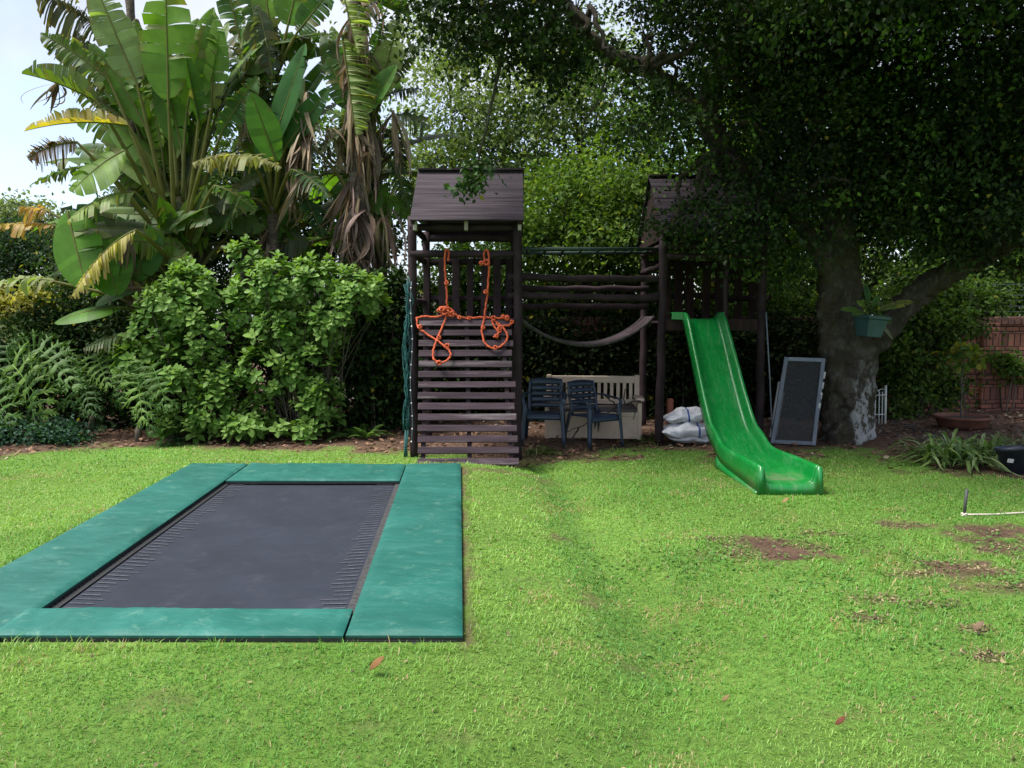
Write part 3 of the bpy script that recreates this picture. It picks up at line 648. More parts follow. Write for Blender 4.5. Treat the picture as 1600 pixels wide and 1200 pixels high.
# ------------------------------------------------------------------ orange rope on the left tower
rope = thing('climbing_rope', 'tangled orange rope with knotted loops hanging on the climbing ramp', 'rope', tuple(at(725, 500, LY0 - .12)))
def ppts(L, Y=LY0 - .10): return catmull([at(px, py, Y + (dy[0] if dy else 0) - max(0, py - 500) * .0045) for px, py, *dy in L], 6)
for L in ([(700, 408), (701, 393, .05), (696, 392, -.0), (695, 420), (697, 440), (698, 470), (699, 488)],
          [(757, 412), (757, 394, .05), (763, 394), (764, 420), (762, 455), (758, 485), (757, 497)],
          [(651, 497, -.0), (664, 495), (685, 495), (703, 487), (716, 494), (730, 497), (750, 496), (772, 497), (791, 497)],
          [(651, 496), (654, 512), (670, 524), (690, 537), (703, 550), (701, 561), (688, 567), (677, 560), (678, 543), (685, 526), (692, 508), (698, 490)],
          [(757, 497), (753, 515), (758, 536), (772, 544), (787, 538), (793, 525), (786, 512), (776, 504), (768, 498)],
          [(768, 498), (772, 510), (779, 520), (771, 527)], [(776, 505), (783, 514), (777, 524)], [(781, 510), (795, 508), (801, 503)], [(690, 488), (683, 485), (692, 480), (703, 482), (710, 490), (700, 494)]):
    P = ppts(L); P = P + R0.normal(0, .003, P.shape); q_ = np.linspace(0, len(P) - 1, len(P) * 5); P = np.stack([np.interp(q_, np.arange(len(P)), P[:, k_]) for k_ in range(3)], 1); T_ = np.gradient(P, axis=0); T_ /= np.linalg.norm(T_, axis=1)[:, None] + 1e-9
    n1 = np.cross(T_, (0, 1, .13)); n1 /= np.linalg.norm(n1, axis=1)[:, None] + 1e-9; n2 = np.cross(T_, n1); s_a = np.concatenate([[0], np.cumsum(np.linalg.norm(np.diff(P, axis=0), axis=1))]) * 105; mb = MB()
    for ph_ in (0, 2.094, 4.189): mb.tube(P + .0062 * (np.cos(s_a + ph_)[:, None] * n1 + np.sin(s_a + ph_)[:, None] * n2), .0068, 6)
    mb.build('strand', M['rope'], rope, smooth=True)
for px, py, s in ((697, 487, 1.7), (690, 484, 1.3), (706, 491, 1.2), (698, 442, .8), (760, 410, 1.2), (752, 411, .9), (759, 456, .8), (792, 497, 1.1), (786, 495, .8), (771, 497, .9), (733, 497, .7), (686, 527, .8), (699, 540, .8), (686, 567, .9), (656, 511, .9), (774, 543, .8), (755, 512, .7), (781, 513, .9), (800, 503, .7), (776, 525, .8), (718, 496, .7)):
    c = at(px, py, LY0 - .115 - max(0, py - 500) * .0045); t = np.linspace(0, 2 * PI, 40); ph = random.uniform(0, 6)
    K = np.stack([np.cos(2 * t + ph) * (1 + .35 * np.cos(3 * t)), np.sin(3 * t + ph) * .7, np.sin(2 * t + ph) * (1 + .35 * np.cos(3 * t))], 1) * .02 * s
    mb = MB(); mb.tube(c + K, .010, 6, cap=False); mb.build('knot', M['rope'], rope, smooth=True)
# teal netting and cable on the left post
mb = MB()
for q in range(9):
    ox = random.uniform(-.045, .03); P = [at(637 + random.uniform(-4, 3) + (4 if 455 < py < 500 else 0) + 3 * math.sin(py * .03 + q), py, LY0 - .05 + random.uniform(-.03, .03)) + np.array([ox * .4, 0, 0]) for py in np.linspace(432 + 4 * q, 676 - random.uniform(0, 10), 18)]
    mb.tube(P, .006, 5)
for q in range(60):
    py = random.uniform(440, 672); a_ = at(633 + random.uniform(-3, 3), py, LY0 - .06); b_ = at(641 + random.uniform(-3, 2), py + random.uniform(-14, 14), LY0 - .05); mb.tube([a_, (a_ + b_) / 2 + R0.normal(0, .012, 3), b_], .003, 4)
for q in range(3): mb.tube([at(634 + q * 2, 672, LY0 - .05), at(633 + q, 700, LY0 - .05), at(632 + 2 * q, 716, LY0 - .05)], .012, 5)
o = mb.build('netting', M['teal'], None, smooth=True, base=tuple(at(636, 715, LY0 - .05))); tag(o, 'bundled teal green netting hanging down the leftmost tower post', 'netting')
cab = thing('light_string', 'thin grey cable with pale beads strung down the leftmost tower post', 'light string', tuple(at(643, 700, LY0 - .08)))
P = [at(643 + 1.5 * math.sin(py * .05), py, LY0 - .075) for py in np.linspace(440, 690, 26)]
mb = MB(); mb.tube(P, .006, 6); mb.build('cord', M['cable'], cab, smooth=True)
for q in range(1, 26, 2):
    mb = MB(); c = P[q] + np.array([0, -.012, 0]); mb.lathe([(.0, -.012), (.009, -.006), (.009, .006), (0, .012)], 8, c); mb.build('bead', M['bulb'], cab, smooth=True)
# ------------------------------------------------------------------ plastic chairs
def slab(P, th):
    """P (a,b,3) grid thickened along its local normal-ish z"""
    return P
def make_chair(label, loc, rz):
    t = thing('plastic_chair', label, 'chair', loc, rz, 'blue plastic garden chairs')
    K = dict(local=True)
    # seat: dished panel with a rolled front edge
    a = np.linspace(-1, 1, 13); b = np.linspace(0, 1, 11); A, B = np.meshgrid(a, b, indexing='ij')
    w = .235 - .03 * B; Xs = A * w; Ys = -.23 + .45 * B
    Zs = .425 - .025 * (1 - A ** 2) * np.sin(PI * np.clip(B, 0, 1)) - .03 * np.exp(-(B / .07) ** 2) - .02 * B
    o = MB().grid(np.stack([Xs, Ys, Zs], -1)).build('seat', M['blueplastic'], t, smooth=True, **K); m = o.modifiers.new('th', 'SOLIDIFY'); m.thickness = .018; m.offset = -1
    mb = MB(); mb.grid(np.stack([np.stack([Xs[:, 0], Ys[:, 0] - .0, Zs[:, 0]], -1), np.stack([Xs[:, 0], Ys[:, 0] - .008, Zs[:, 0] - .055 - .018 * np.cos(a * PI / 2) * -1 * .0], -1)], 0))
    o = mb.build('apron', M['blueplastic'], t, smooth=True, **K); m = o.modifiers.new('th', 'SOLIDIFY'); m.thickness = .012; m.offset = 0
    # back: five bowed horizontal slats between two stiles
    def bp(x, z): 
        h = (z - .40) / .44; return (x, .205 + .10 * h - .05 * (1 - (x / .23) ** 2) * -1 * .6 - .03, z)
    zs = [.455, .53, .605, .68, .755]
    for q, z0 in enumerate(zs):
        hh = .062 if q < 4 else .072; xs = np.linspace(-.205, .205, 11)
        rows = [[bp(x, z0 + hh * s + (.018 * (1 - (x / .205) ** 2) if (q == 4 and s > .5) else 0)) for x in xs] for s in (0, .5, 1)]
        o = MB().grid(np.array(rows)).build('back_slat', M['blueplastic'], t, smooth=True, **K); m = o.modifiers.new('th', 'SOLIDIFY'); m.thickness = .012; m.offset = 0
    for s in (-1, 1):
        mb = MB(); mb.tube([np.array(bp(s * (.205 + .012 * math.sin(PI * k)), .40 + .43 * k)) for k in np.linspace(0, 1, 8)], [.022, .02, .019, .019, .019, .018, .017, .014], 8)
        mb.build('stile', M['blueplastic'], t, smooth=True, **K)
        P = catmull([(s * .222, .235, .66), (s * .262, .12, .655), (s * .275, -.05, .635), (s * .27, -.19, .622), (s * .262, -.235, .59), (s * .262, -.238, .52)], 5)
        mb = MB()
        for i_ in range(len(P) - 1): pass
        wv = np.array([[1, 0, 0]]) * .028; row = np.stack([P - wv - (0, 0, .008), P - wv * .7 + (0, 0, .004), P + wv * .7 + (0, 0, .004), P + wv - (0, 0, .008)], 1)
        o = mb.grid(row).build('armrest', M['blueplastic'], t, smooth=True, **K); m = o.modifiers.new('th', 'SOLIDIFY'); m.thickness = .012; m.offset = -1
        for y0, y1, zt, w0, w1 in ((-.235, -.275, .56, .05, .036), (.20, .30, .44, .055, .036)):
            mb = MB(); x0, x1 = s * .255, s * .285
            n_ = 6; rows = []
            for k in np.linspace(0, 1, n_):
                x = x0 + (x1 - x0) * k; y = y0 + (y1 - y0) * k; z = zt * (1 - k); w_ = w0 + (w1 - w0) * k
                rows.append([(x - s * w_, y, z), (x - s * w_ * .1, y - .004 * np.sign(-y0), z), (x, y, z), (x - s * .004, y + np.sign(-y0) * w_ * .7, z), (x - s * .006, y + np.sign(-y0) * w_, z)])
            o = mb.grid(np.array(rows)).build('leg', M['blueplastic'], t, smooth=True, **K); m = o.modifiers.new('th', 'SOLIDIFY'); m.thickness = .010; m.offset = 0
    return t
cA = G(851, 700, .0); cB = G(928, 700, .0)
make_chair('blue plastic armchair facing straight out, nearest the ramp tower, pale scuffed lower back', (cA[0], cA[1] + .12, gz(cA[0], cA[1])), math.radians(-6))
make_chair('blue plastic armchair turned towards the slide, in front of the middle of the cream bench', (cB[0], cB[1] + .10, gz(cB[0], cB[1])), math.radians(33))
# ------------------------------------------------------------------ storage bench
bL = at(853, 690, 10.75); bR = at(1005, 690, 10.55); bw = bR[0] - bL[0]
bench = thing('storage_bench', 'cream storage bench with slatted back and boxed seat behind the chairs', 'bench', ((bL[0] + bR[0]) / 2, 10.85, gz(0.8, 10.8)), math.radians(-5))
K = dict(local=True); H = bw / 2
MB().box((0, -.26, .19), (bw - .10, .035, .36)).build('front_panel', M['cream'], bench, bevel=.01, **K)
mb = MB(); mb.box((0, -.275, .345), (bw - .09, .03, .06)); mb.build('front_rail', M['cream'], bench, bevel=.008, **K)
for s in (-1, 1):
    MB().box((s * (H - .03), 0, .25), (.06, .54, .50)).build('side_panel', M['cream'], bench, bevel=.012, **K)
    mb = MB(); P = np.array([[(s * (H - .03) + dx, y, .515 + .03 * math.cos((y + .05) * 4) - abs(dx) * .25) for dx in (-.05, -.02, .02, .05)] for y in np.linspace(-.31, .25, 9)])
    o = mb.grid(P).build('armrest', M['cream'], bench, smooth=True, **K); m = o.modifiers.new('th', 'SOLIDIFY'); m.thickness = .035; m.offset = -1
    MB().box((s * (H - .035), .27, .42), (.07, .06, .84)).build('back_post', M['cream'], bench, bevel=.012, **K)
MB().box((0, -.02, .395), (bw - .13, .50, .035)).build('seat_lid', M['benchseat'], bench, bevel=.008, **K)
MB().box((0, .262, .19), (bw - .12, .03, .36)).build('rear_panel', M['cream'], bench, **K)
MB().box((0, .27, .775), (bw - .13, .04, .10)).build('top_rail', M['cream'], bench, bevel=.01, **K)
MB().box((0, .27, .46), (bw - .13, .036, .07)).build('bottom_rail', M['cream'], bench, bevel=.008, **K)
ns = 13
for q in range(ns):
    x = -H + .12 + (bw - .24) * q / (ns - 1); MB().box((x, .27, .61), (.048, .028, .24)).build('back_slat', M['cream'], bench, bevel=.006, **K)
# dead branches dropped over the bench
br_ = thing('fallen_branch', 'bare dark branch lying over the cream bench seat and back', 'branch', tuple(at(950, 650, 10.5)))
def twigs(root, lines, r, mat='deadwood', nm='twig'):
    mb = MB()
    for q, L in enumerate(lines):
        P = catmull([at(*p) for p in L], 5); P = P + R0.normal(0, .006, P.shape); mb.tube(P, np.linspace(r, r * .4, len(P)), 6)
    return mb.build(nm, M[mat], root, smooth=True)
for L in ([(1002, 626, 10.4), (970, 634, 10.42), (940, 650, 10.4), (905, 668, 10.35), (880, 676, 10.3)], [(975, 632, 10.42), (976, 612, 10.5), (982, 604, 10.6)], [(968, 640, 10.42), (950, 622, 10.5), (938, 614, 10.6)], [(985, 630, 10.4), (992, 645, 10.35), (990, 655, 10.3)], [(960, 640, 10.4), (968, 655, 10.3)], [(905, 668, 10.35), (890, 690, 10.15), (886, 697, 10.1)], [(880, 608, 10.85), (900, 604, 10.9), (930, 602, 10.95)]):
    twigs(br_, [L], .012)
# ------------------------------------------------------------------ sacks
def sack(label, cx, cy, Y, L, W, Hh, rz, tilt, seed, band=True):
    rs = np.random.default_rng(seed); c = at(cx, cy, Y)
    a = np.linspace(0, 2 * PI, 33)[:-1]; u = np.linspace(-1, 1, 29)
    A, U = np.meshgrid(a, u, indexing='ij'); e = (1 - np.abs(U) ** 4.5); wd = .62 + .38 * e; ht = np.clip(1 - np.abs(U) ** 2.6, .03, 1)
    x = U * L / 2; y = np.cos(A) * W / 2 * wd; z = np.sign(np.sin(A)) * np.abs(np.sin(A)) ** .8 * Hh / 2 * ht
    lump = (fbm(x * 1.0 + A * .3, y + A, 6, seed, 4) - .5); z = z + lump * .11 * ht; y = y + (fbm(x, z + A, 9, seed + 3) - .5) * .05
    z = z + .03 * np.sin(U * 7 + seed) * ht * .4
    Rm = np.array(Euler((0, tilt, rz)).to_matrix()); V = np.stack([x, y, z], -1).reshape(-1, 3) @ Rm.T + c
    P = V.reshape(32, 29, 3); P = np.concatenate([P, P[:1]], 0)
    root = thing('sack', label, 'sack', tuple(c), 0, 'white woven sacks stacked by the slide')
    MB().grid(P).build('bag', M['sack'], root, smooth=True)
    if band:
        i0 = 10 + seed % 9; Q = P[:, i0:i0 + 2] + (P[:, i0:i0 + 2] - c) * .02; MB().grid(Q).build('printed_band', M['sackblue'], root, smooth=True)
    return root
sack('flat grey white sack at the bottom of the pile beside the slide', 1082, 683, 10.45, .72, .46, .15, .12, .02, 3, False)
sack('white sack with a blue band, middle one of the pile beside the slide', 1072, 672, 10.40, .70, .44, .24, .08, -.04, 8)
sack('white sack with blue print on top of the pile beside the slide', 1072, 650, 10.45, .62, .42, .20, -.08, -.10, 22)
for px, py, h, lab in ((1047, 633, .3, 'narrow terracotta block standing behind the left end of the sacks'), (1104, 640, .34, 'terracotta block between the sacks and the slide')):
    p = at(px, py, 11.1); z0 = gz(p[0], p[1]); mb = MB(); mb.box((p[0], p[1], (z0 + p[2] + h * .3) / 2), (.075 if px < 1080 else .11, .11, p[2] + h * .3 - z0)); o = mb.build('brick_block', M['terracotta'], None, bevel=.008, base=(p[0], p[1], z0)); tag(o, lab, 'block')
# thin pole beside the right tower
mb = MB(); p1 = at(1197, 488, RY0 - .1); p0 = G(1196, 692); p0 = np.array([p0[0], RY0 - .1, 0]); mb.tube([p0, (p0 + p1) / 2 + (.006, 0, 0), p1], .009, 8)
tag(mb.build('thin_pole', M['alu'], None, smooth=True, base=tuple(p0)), 'thin pale metal pole standing against the right tower post', 'pole')
# ------------------------------------------------------------------ framed mesh screens
def mesh_mat():
    m, n, l, p = nt('fly_mesh'); p.inputs['Base Color'].default_value = (.007, .008, .010, 1); p.inputs['Roughness'].default_value = .6
    t = n.new('ShaderNodeBsdfTransparent'); x = n.new('ShaderNodeMixShader'); x.inputs[0].default_value = .68; l.new(t.outputs[0], x.inputs[1]); l.new(p.outputs[0], x.inputs[2]); l.new(x.outputs[0], n['Material Output'].inputs[0]); return m
M['mesh'] = mesh_mat()
def screen(name, label, cat, corners, w, mat, with_mesh=True):
    A, B, Cc, D = [np.asarray(c, float) for c in corners]   # bl, br, tr, tl
    nr = np.cross(B - A, D - A); nr /= np.linalg.norm(nr)
    t = thing(name, label, cat, tuple((A + B) / 2))
    cen = (A + B + Cc + D) / 4
    ins = lambda p: p + (cen - p) / np.linalg.norm(cen - p) * w * .6
    for nm, p, q in (('stile', A, D), ('stile', B, Cc), ('top_rail', D, Cc), ('bottom_rail', A, B)):
        d = (q - p) / np.linalg.norm(q - p); e = -w * .5 if nm == 'stile' else w * .51
        MB().beam(p - d * (w * .5 if nm == 'stile' else -w * .51), q + d * (w * .5 if nm == 'stile' else -w * .51), w, .035, up=nr).build(nm, mat, t, bevel=.004)
    if with_mesh: MB().grid(np.array([[ins(A), ins(D)], [ins(B), ins(Cc)]])).build('mesh_panel', M['mesh'], t)
    return t
sY = 10.25
def gp3(px, py, Y): return at(px, py, Y)
scr = screen('screen_frame', 'grey metal framed mesh screen leaning against the big tree', 'screen', (gp3(1207, 690, 10.15), gp3(1271, 693, 10.15), gp3(1286, 563, 10.42), gp3(1228, 561, 10.42)), .052, M['alu'])
mb = MB(); a_, b_ = gp3(1279, 640, 10.25), gp3(1289, 575, 10.42)
for q in range(4): c = a_ + (b_ - a_) * (q + .3) / 4; mb.box(c, (.03, .03, .09), (0, .15, 0))
mb.build('hinges', M['whitepaint'], scr, bevel=.004)
wbd = MB(); wbd.beam(gp3(1205, 684, 10.42), gp3(1219, 597, 10.66), .055, .03, up=(0, -1, .3)); wbd.beam(gp3(1212, 682, 10.44), gp3(1224, 612, 10.64), .03, .02, up=(0, -1, .3))
tag(wbd.build('white_board', M['whitepaint'], None, bevel=.004, base=tuple(gp3(1207, 684, 10.42))), 'narrow white painted board leaning behind the left edge of the grey mesh screen', 'board')
# ------------------------------------------------------------------ brick boundary wall and security fence
WY = 13.9
wx0, wx1 = -2.0, 15.5
wz = float(at(1600, 505, WY)[2])
wall = thing('boundary_wall', 'red brick boundary wall with pillars at the back right of the garden', 'wall', (6, WY, 0))
px_list = [float(at(1541, 600, WY)[0]) + k * 2.35 for k in range(-5, 4)]
MB().box(((wx0 + wx1) / 2, WY + .06, wz / 2 - .1), (wx1 - wx0, .12, wz + .2)).build('brickwork', M['brick'], wall)
for x in px_list: MB().box((x, WY + .03, wz / 2 - .1), (.26, .26, wz + .2)).build('pillar', M['brick'], wall, bevel=.006)
mb = MB(); nbk = int((wx1 - wx0) / .115)
for q in range(nbk): mb.box((wx0 + (q + .5) * .115, WY + .04, wz + .045 + random.uniform(-.006, .006)), (.10, .22, .13), (random.uniform(-.03, .03), random.uniform(-.03, .03), 0))
mb.build('coping', M['coping'], wall, bevel=.006)
sf = thing('security_fence', 'thin wire security fence on white brackets along the top of the brick wall', 'fence', (6, WY, wz))
for x in np.arange(wx1 - 7.4, wx1, 2.3):
    xx = float(at(1501, 450, WY)[0]) + round((x - 8) / 2.3) * 2.3
    mb = MB(); mb.beam((xx, WY + .02, wz + .1), (xx, WY - .02, wz + .72), .035, .02, up=(0, 1, 0)); o = mb.build('bracket', M['wirewhite'], sf)
    for k in range(6): mb = MB(); mb.lathe([(0, -.02), (.018, -.015), (.012, 0), (.018, .015), (0, .02)], 8, (xx, WY - .03, wz + .2 + k * .095)); mb.build('insulator', M['wirewhite'], o, smooth=True)
for k in range(6):
    mb = MB(); zz = wz + .2 + k * .095; mb.tube([(x, WY - .03, zz + .004 * math.sin(x * 3)) for x in np.linspace(wx0 + 9, wx1, 20)], .0028, 4); mb.build('wire', M['cable'], sf, smooth=True)
# pale neighbour wall seen past the left tower
nw = MB().box((-2.6, 15.5, 1.1), (3.6, .2, 2.3)).build('rendered_wall', pmat('pale_render', (.42, .38, .36), (.55, .50, .48), 3, .85, .3), None, base=(-2.6, 15.5, 0))
tag(nw, 'pale rendered wall glimpsed behind the left tower and palms', 'wall')
# white wire edging panel behind the tree
wf = thing('wire_edging', 'white wire garden edging panel leaning beside the painted tree trunk', 'edging', tuple(at(1374, 660, 11.2)))
mb = MB()
xs = [1362, 1367, 1373, 1378, 1383]
for q, px in enumerate(xs): mb.tube([at(px, 662, 11.2), at(px + 1, 612 if q < 4 else 602, 11.25)], .008 if q < 4 else .016, 6)
for py in (618, 648): mb.tube([at(1360, py, 11.2), at(1385, py - 1, 11.21)], .007, 6)
for k in range(2): P = [at(1362 + 5.5 * 2 * k + 5 + 5.5 * math.cos(a), 612 - 4 * math.sin(a), 11.25) for a in np.linspace(0, PI, 8)]; mb.tube(P, .006, 6)
mb.build('wire_panel', M['wirewhite'], wf, smooth=True)
# ------------------------------------------------------------------ pots
pc = at(1357, 526, 10.05)
pot = thing('tree_planter', 'teal square pot wedged in the tree fork holding strappy leaves', 'planter', tuple(pc))
mb = MB(); s0, s1, hh = .105, .155, .27
P = np.array([[(sx * s, sy * s, z) for sx, sy in ((-1, -1), (1, -1), (1, 1), (-1, 1), (-1, -1))] for s, z in ((.0, 0), (s0, 0), (s1 * .95, hh * .84), (s1 * 1.06, hh * .84), (s1 * 1.08, hh), (s1 * .95, hh), (s1 * .9, hh * .85), (0, hh * .85))]) @ np.array(Euler((.05, .08, .25)).to_matrix()).T + pc
mb.grid(P).build('pot', M['tealpot'], pot, bevel=.008)
bc = G(1503, 675, .0); bc = np.array([bc[0], bc[1], gz(bc[0], bc[1])])
bowl = thing('bowl_planter', 'wide terracotta bowl with a thin sapling in front of the brick wall', 'planter', tuple(bc))
mb = MB(); mb.lathe([(.0, 0), (.26, 0), (.33, .06), (.37, .15), (.40, .16), (.40, .19), (.35, .19), (.33, .14), (0, .13)], 32, bc); mb.build('bowl', M['bronze_pot'], bowl, smooth=True)
mb = MB(); mb.lathe([(.34, .145), (.2, .155), (0, .16)], 20, bc); mb.build('soil', M['soil'], bowl, smooth=True)
nc = at(1585, 737, 8.5); nc[2] = gz(nc[0], nc[1]) + .13
npot = thing('nursery_pot', 'dark blue plastic nursery pot tipped over on the lawn edge at right', 'plant pot', tuple(nc))
rot_ = (1.05, .12, -.5)
mb = MB(); mb.lathe([(0, -.16), (.125, -.16), (.165, .11), (.18, .11), (.185, .15), (.172, .15), (.155, .10), (.118, -.14), (0, -.14)], 28, nc, rot=(-.12, -.1, 0)); mb.build('pot', M['navypot'], npot, smooth=True)
mb = MB(); c = at(1579, 720, float(nc[1]) - .172); mb.box(c, (.065, .004, .042), (.12, .1, 0)); mb.build('tag_sticker', M['whitepaint'], npot)
# stake with a white string
sp = G(1506, 806, 0); stk = thing('garden_stake', 'short dark metal stake in the lawn with white string tied to it', 'stake', tuple(sp))
mb = MB(); mb.tube([(sp[0], sp[1], -.05), tuple(at(1508, 790, sp[1])), tuple(at(1511, 764, sp[1]))], .013, 8); mb.build('rod', M['stake'], stk, smooth=True)
st0 = at(1506, 804, sp[1] - .015)
mb = MB(); mb.tube([st0 + np.array([0, 0, .0]), at(1550, 804, sp[1] + .0), at(1602, 801, sp[1] + .05), at(1700, 798, sp[1] + .1)], .009, 6)
so_ = mb.build('string_line', M['string'], stk, smooth=True)
mb = MB(); t = np.linspace(0, 2 * PI, 24); mb.tube(np.stack([st0[0] + .018 * np.cos(2 * t), st0[1] + .018 * np.sin(2 * t), st0[2] + .012 * np.sin(3 * t)], 1), .007, 6, cap=False); mb.build('knot', M['string'], stk, smooth=True)
# ------------------------------------------------------------------ foliage generators
def unit(v): return v / (np.linalg.norm(v, axis=-1, keepdims=True) + 1e-9)
def leaf_cloud(P, D, N, L, W, col, shape='diamond', fold=.25, curl=.15):
    """P points, D leaf direction, N leaf normal, L length, W half width -> verts, faces, colours"""
    n = len(P); D = unit(D); N = unit(N - D * np.sum(N * D, 1, keepdims=True)); Sd = np.cross(D, N)
    L = np.broadcast_to(L, (n,))[:, None]; W = np.broadcast_to(W, (n,))[:, None]
    if shape == 'diamond':
        V = np.stack([P, P + D * L * .45 + Sd * W + N * W * fold, P + D * L - N * L * curl, P + D * L * .45 - Sd * W + N * W * fold], 1)
        k = np.arange(n) * 4; f = np.stack([k, k + 1, k + 2, k + 3], 1); m = 4
    else:
        q = lambda a, s, h: P + D * L * a + Sd * W * s + N * (W * fold * abs(s) - L * curl * a * a) 
        V = np.stack([q(0, 0, 0), q(.22, .75, 0), q(.55, 1, 0), q(.85, .5, 0), q(1, 0, 0), q(.85, -.5, 0), q(.55, -1, 0), q(.22, -.75, 0), q(.5, 0, 0)], 1)
        k = np.arange(n) * 9; f = np.concatenate([np.stack([k, k + 1, k + 2, k + 8], 1), np.stack([k + 8, k + 2, k + 3, k + 4], 1), np.stack([k + 8, k + 4, k + 5, k + 6], 1), np.stack([k, k + 8, k + 6, k + 7], 1)]); m = 9
    return V.reshape(-1, 3), f, np.repeat(col, m, 0)
def crown_pts(blobs, nclump, per, sig, rng, hollow=.45):
    """blobs (cx,cy,cz,rx,ry,rz): clump centres through the volume, denser outward; then leaves around each"""
    B = np.asarray(blobs, float); vol = (B[:, 3] * B[:, 4] * B[:, 5]) ** .8; idx = rng.choice(len(B), nclump, p=vol / vol.sum()); b = B[idx]
    d = unit(rng.normal(0, 1, (nclump, 3))); r = (hollow + (1 - hollow) * rng.uniform(0, 1, nclump) ** .6) * (1 + rng.normal(0, .12, nclump))
    c = b[:, :3] + d * b[:, 3:6] * r[:, None]
    cs = rng.lognormal(0, .4, nclump)
    off = rng.normal(0, 1, (nclump, per, 3)) * sig * np.array([1, 1, .6]) * cs[:, None, None]
    P = (c[:, None] + off).reshape(-1, 3); out = np.repeat(d, per, 0)
    return P, out, np.repeat(np.arange(nclump), per), c
def crown(name, blobs, nclump, per, sig, leaf, colA, colB, mat, parent, rng, asp=.32, clvar=.35, shape='diamond', dark=None, yellow=0.02, hollow=.45, cut=None, bright=0):
    P, out, ci, c = crown_pts(blobs, nclump, per, sig, rng, hollow)
    if cut is not None:
        k = cut(P); P, out, ci = P[k], out[k], ci[k]
    n = len(P); D = unit(out * .6 + rng.normal(0, .8, (n, 3)) + np.array([0, 0, -.25])); N = unit(np.array([0, 0, 1.0]) + rng.normal(0, .55, (n, 3)) + out * .3)
    cl = np.clip(rng.normal(.5, clvar, nclump), 0, 1)[ci]; t = np.clip(cl + rng.normal(0, .15, n), 0, 1)[:, None]
    col = np.asarray(colA) * (1 - t) + np.asarray(colB) * t; col = col * rng.uniform(.86, 1.14, (n, 1))
    if bright: k_ = (rng.uniform(0, 1, nclump) < bright)[ci]; col[k_] = col[k_] * .3 + np.array([.085, .15, .022])  # some clumps brightened: light through the leaves put into their colour
    y = rng.uniform(0, 1, n) < yellow; col[y] = col[y] * .4 + np.array([.30, .26, .03]) * .6
    L = leaf * rng.uniform(.65, 1.3, n)
    V, f, cc = leaf_cloud(P, D, N, L, L * asp, col, shape)
    return build(name, V, [f], mat, parent, col=cc, smooth=False), c
def limb(mb, pts, r0, r1, rng, n=8, jit=.03, k=6):
    P = catmull(pts, k); P = P + rng.normal(0, 1, P.shape) * jit * np.linspace(0, 1, len(P))[:, None]
    mb.tube(P, r0 + (r1 - r0) * np.linspace(0, 1, len(P)) ** .8, n, wob=.05); return P
def twigset(mb, starts, ends, r0, r1, rng, n=5):
    for a, b in zip(starts, ends):
        m = (a + b) / 2 + rng.normal(0, .12, 3) * np.linalg.norm(b - a) * .6 + np.array([0, 0, .08]) * np.linalg.norm(b - a)
        P = np.array([a * (1 - t) ** 2 + 2 * m * t * (1 - t) + b * t * t for t in np.linspace(0, 1, 5)]); mb.tube(P, np.linspace(r0, r1, 5), n, cap=False)
# ------------------------------------------------------------------ background thicket: separate trees
def bg_tree(label, px, Y, base_w, blobs, nclump, per, leaf, cA, cB, seed, sig=.22, name='garden_tree', cat='tree', group='trees behind the jungle gym', r=.11, asp=.32, hollow=.35, clvar=.35):
    rng = np.random.default_rng(seed); bx = float(at(px, 500, Y)[0]); t = thing(name, label, cat, (bx, Y, 0), 0, group)
    bl = []
    for bpx, bpy_, dY, rx, ry, rz in blobs:
        c = at(bpx, bpy_, Y + dY); bl.append((*c, rx, ry, rz))
    o, cl = crown('crown', bl, nclump, per, sig, leaf, cA, cB, M['leaf_bg'], t, rng, asp=asp, hollow=hollow, clvar=clvar)
    mb = MB(); root = np.array([bx, Y, -.1]); top = np.mean([b[:3] for b in bl], 0)
    trunk = limb(mb, [root, root * .6 + top * .4 + rng.normal(0, .12, 3), top], r, r * .35, rng)
    for b in bl:
        s = trunk[int(len(trunk) * rng.uniform(.4, .75))]; e = np.array(b[:3]); limb(mb, [s, (s + e) / 2 + rng.normal(0, .15, 3), e], r * .5, r * .15, rng, 6)
        near = cl[np.argsort(np.linalg.norm(cl - e, axis=1))[:16]]; twigset(mb, [e] * len(near), near, r * .14, .006, rng)
    mb.build('trunk', M['barkplain'], t, smooth=True); return t
dk1, dk2 = (.016, .032, .010), (.045, .085, .018)
mg1, mg2 = (.035, .075, .015), (.10, .18, .032)
lg1, lg2 = (.075, .15, .016), (.22, .33, .035)
ol1, ol2 = (.09, .14, .045), (.23, .30, .12)
bg_tree('tall pale leaved tree behind the left tower roof with sky showing through', 735, 15.2, 1, [(720, 170, 0, 1.3, 1, 1.2), (790, 230, .2, 1.2, 1, 1.1), (680, 270, 0, .9, .9, .9), (760, 330, 0, 1.1, .9, .8), (830, 130, .4, 1.0, .9, .9), (700, 60, .4, 1.1, 1, .7)], 400, 36, .095, ol1, ol2, 101, .24)
bg_tree('slender grey green tree rising between the two towers', 900, 16.2, 1, [(880, 200, 0, 1.2, 1, 1.3), (940, 150, .2, 1.1, 1, 1.1), (830, 260, 0, 1.0, 1, 1.0), (900, 80, 0, 1.2, 1, .8), (960, 260, .2, .9, .9, .8)], 310, 36, .10, ol1, ol2, 102, .26)
bg_tree('yellow green bushy tree right behind the plank bridge', 900, 14.6, 1, [(880, 330, -1.6, 1.0, .9, .7), (950, 290, -1.4, 1.0, .9, .7), (840, 390, -1.6, .8, .8, .5), (930, 385, -1.7, 1.0, .9, .5), (990, 350, -1.4, .8, .8, .7), (900, 330, 0, 1.1, .8, .9), (960, 400, .2, 1.0, .8, .8), (880, 470, 0, 1.0, .7, .5), (960, 470, 0, 1.0, .7, .5)], 580, 44, .09, mg1, (.14, .225, .032), 103, .2)
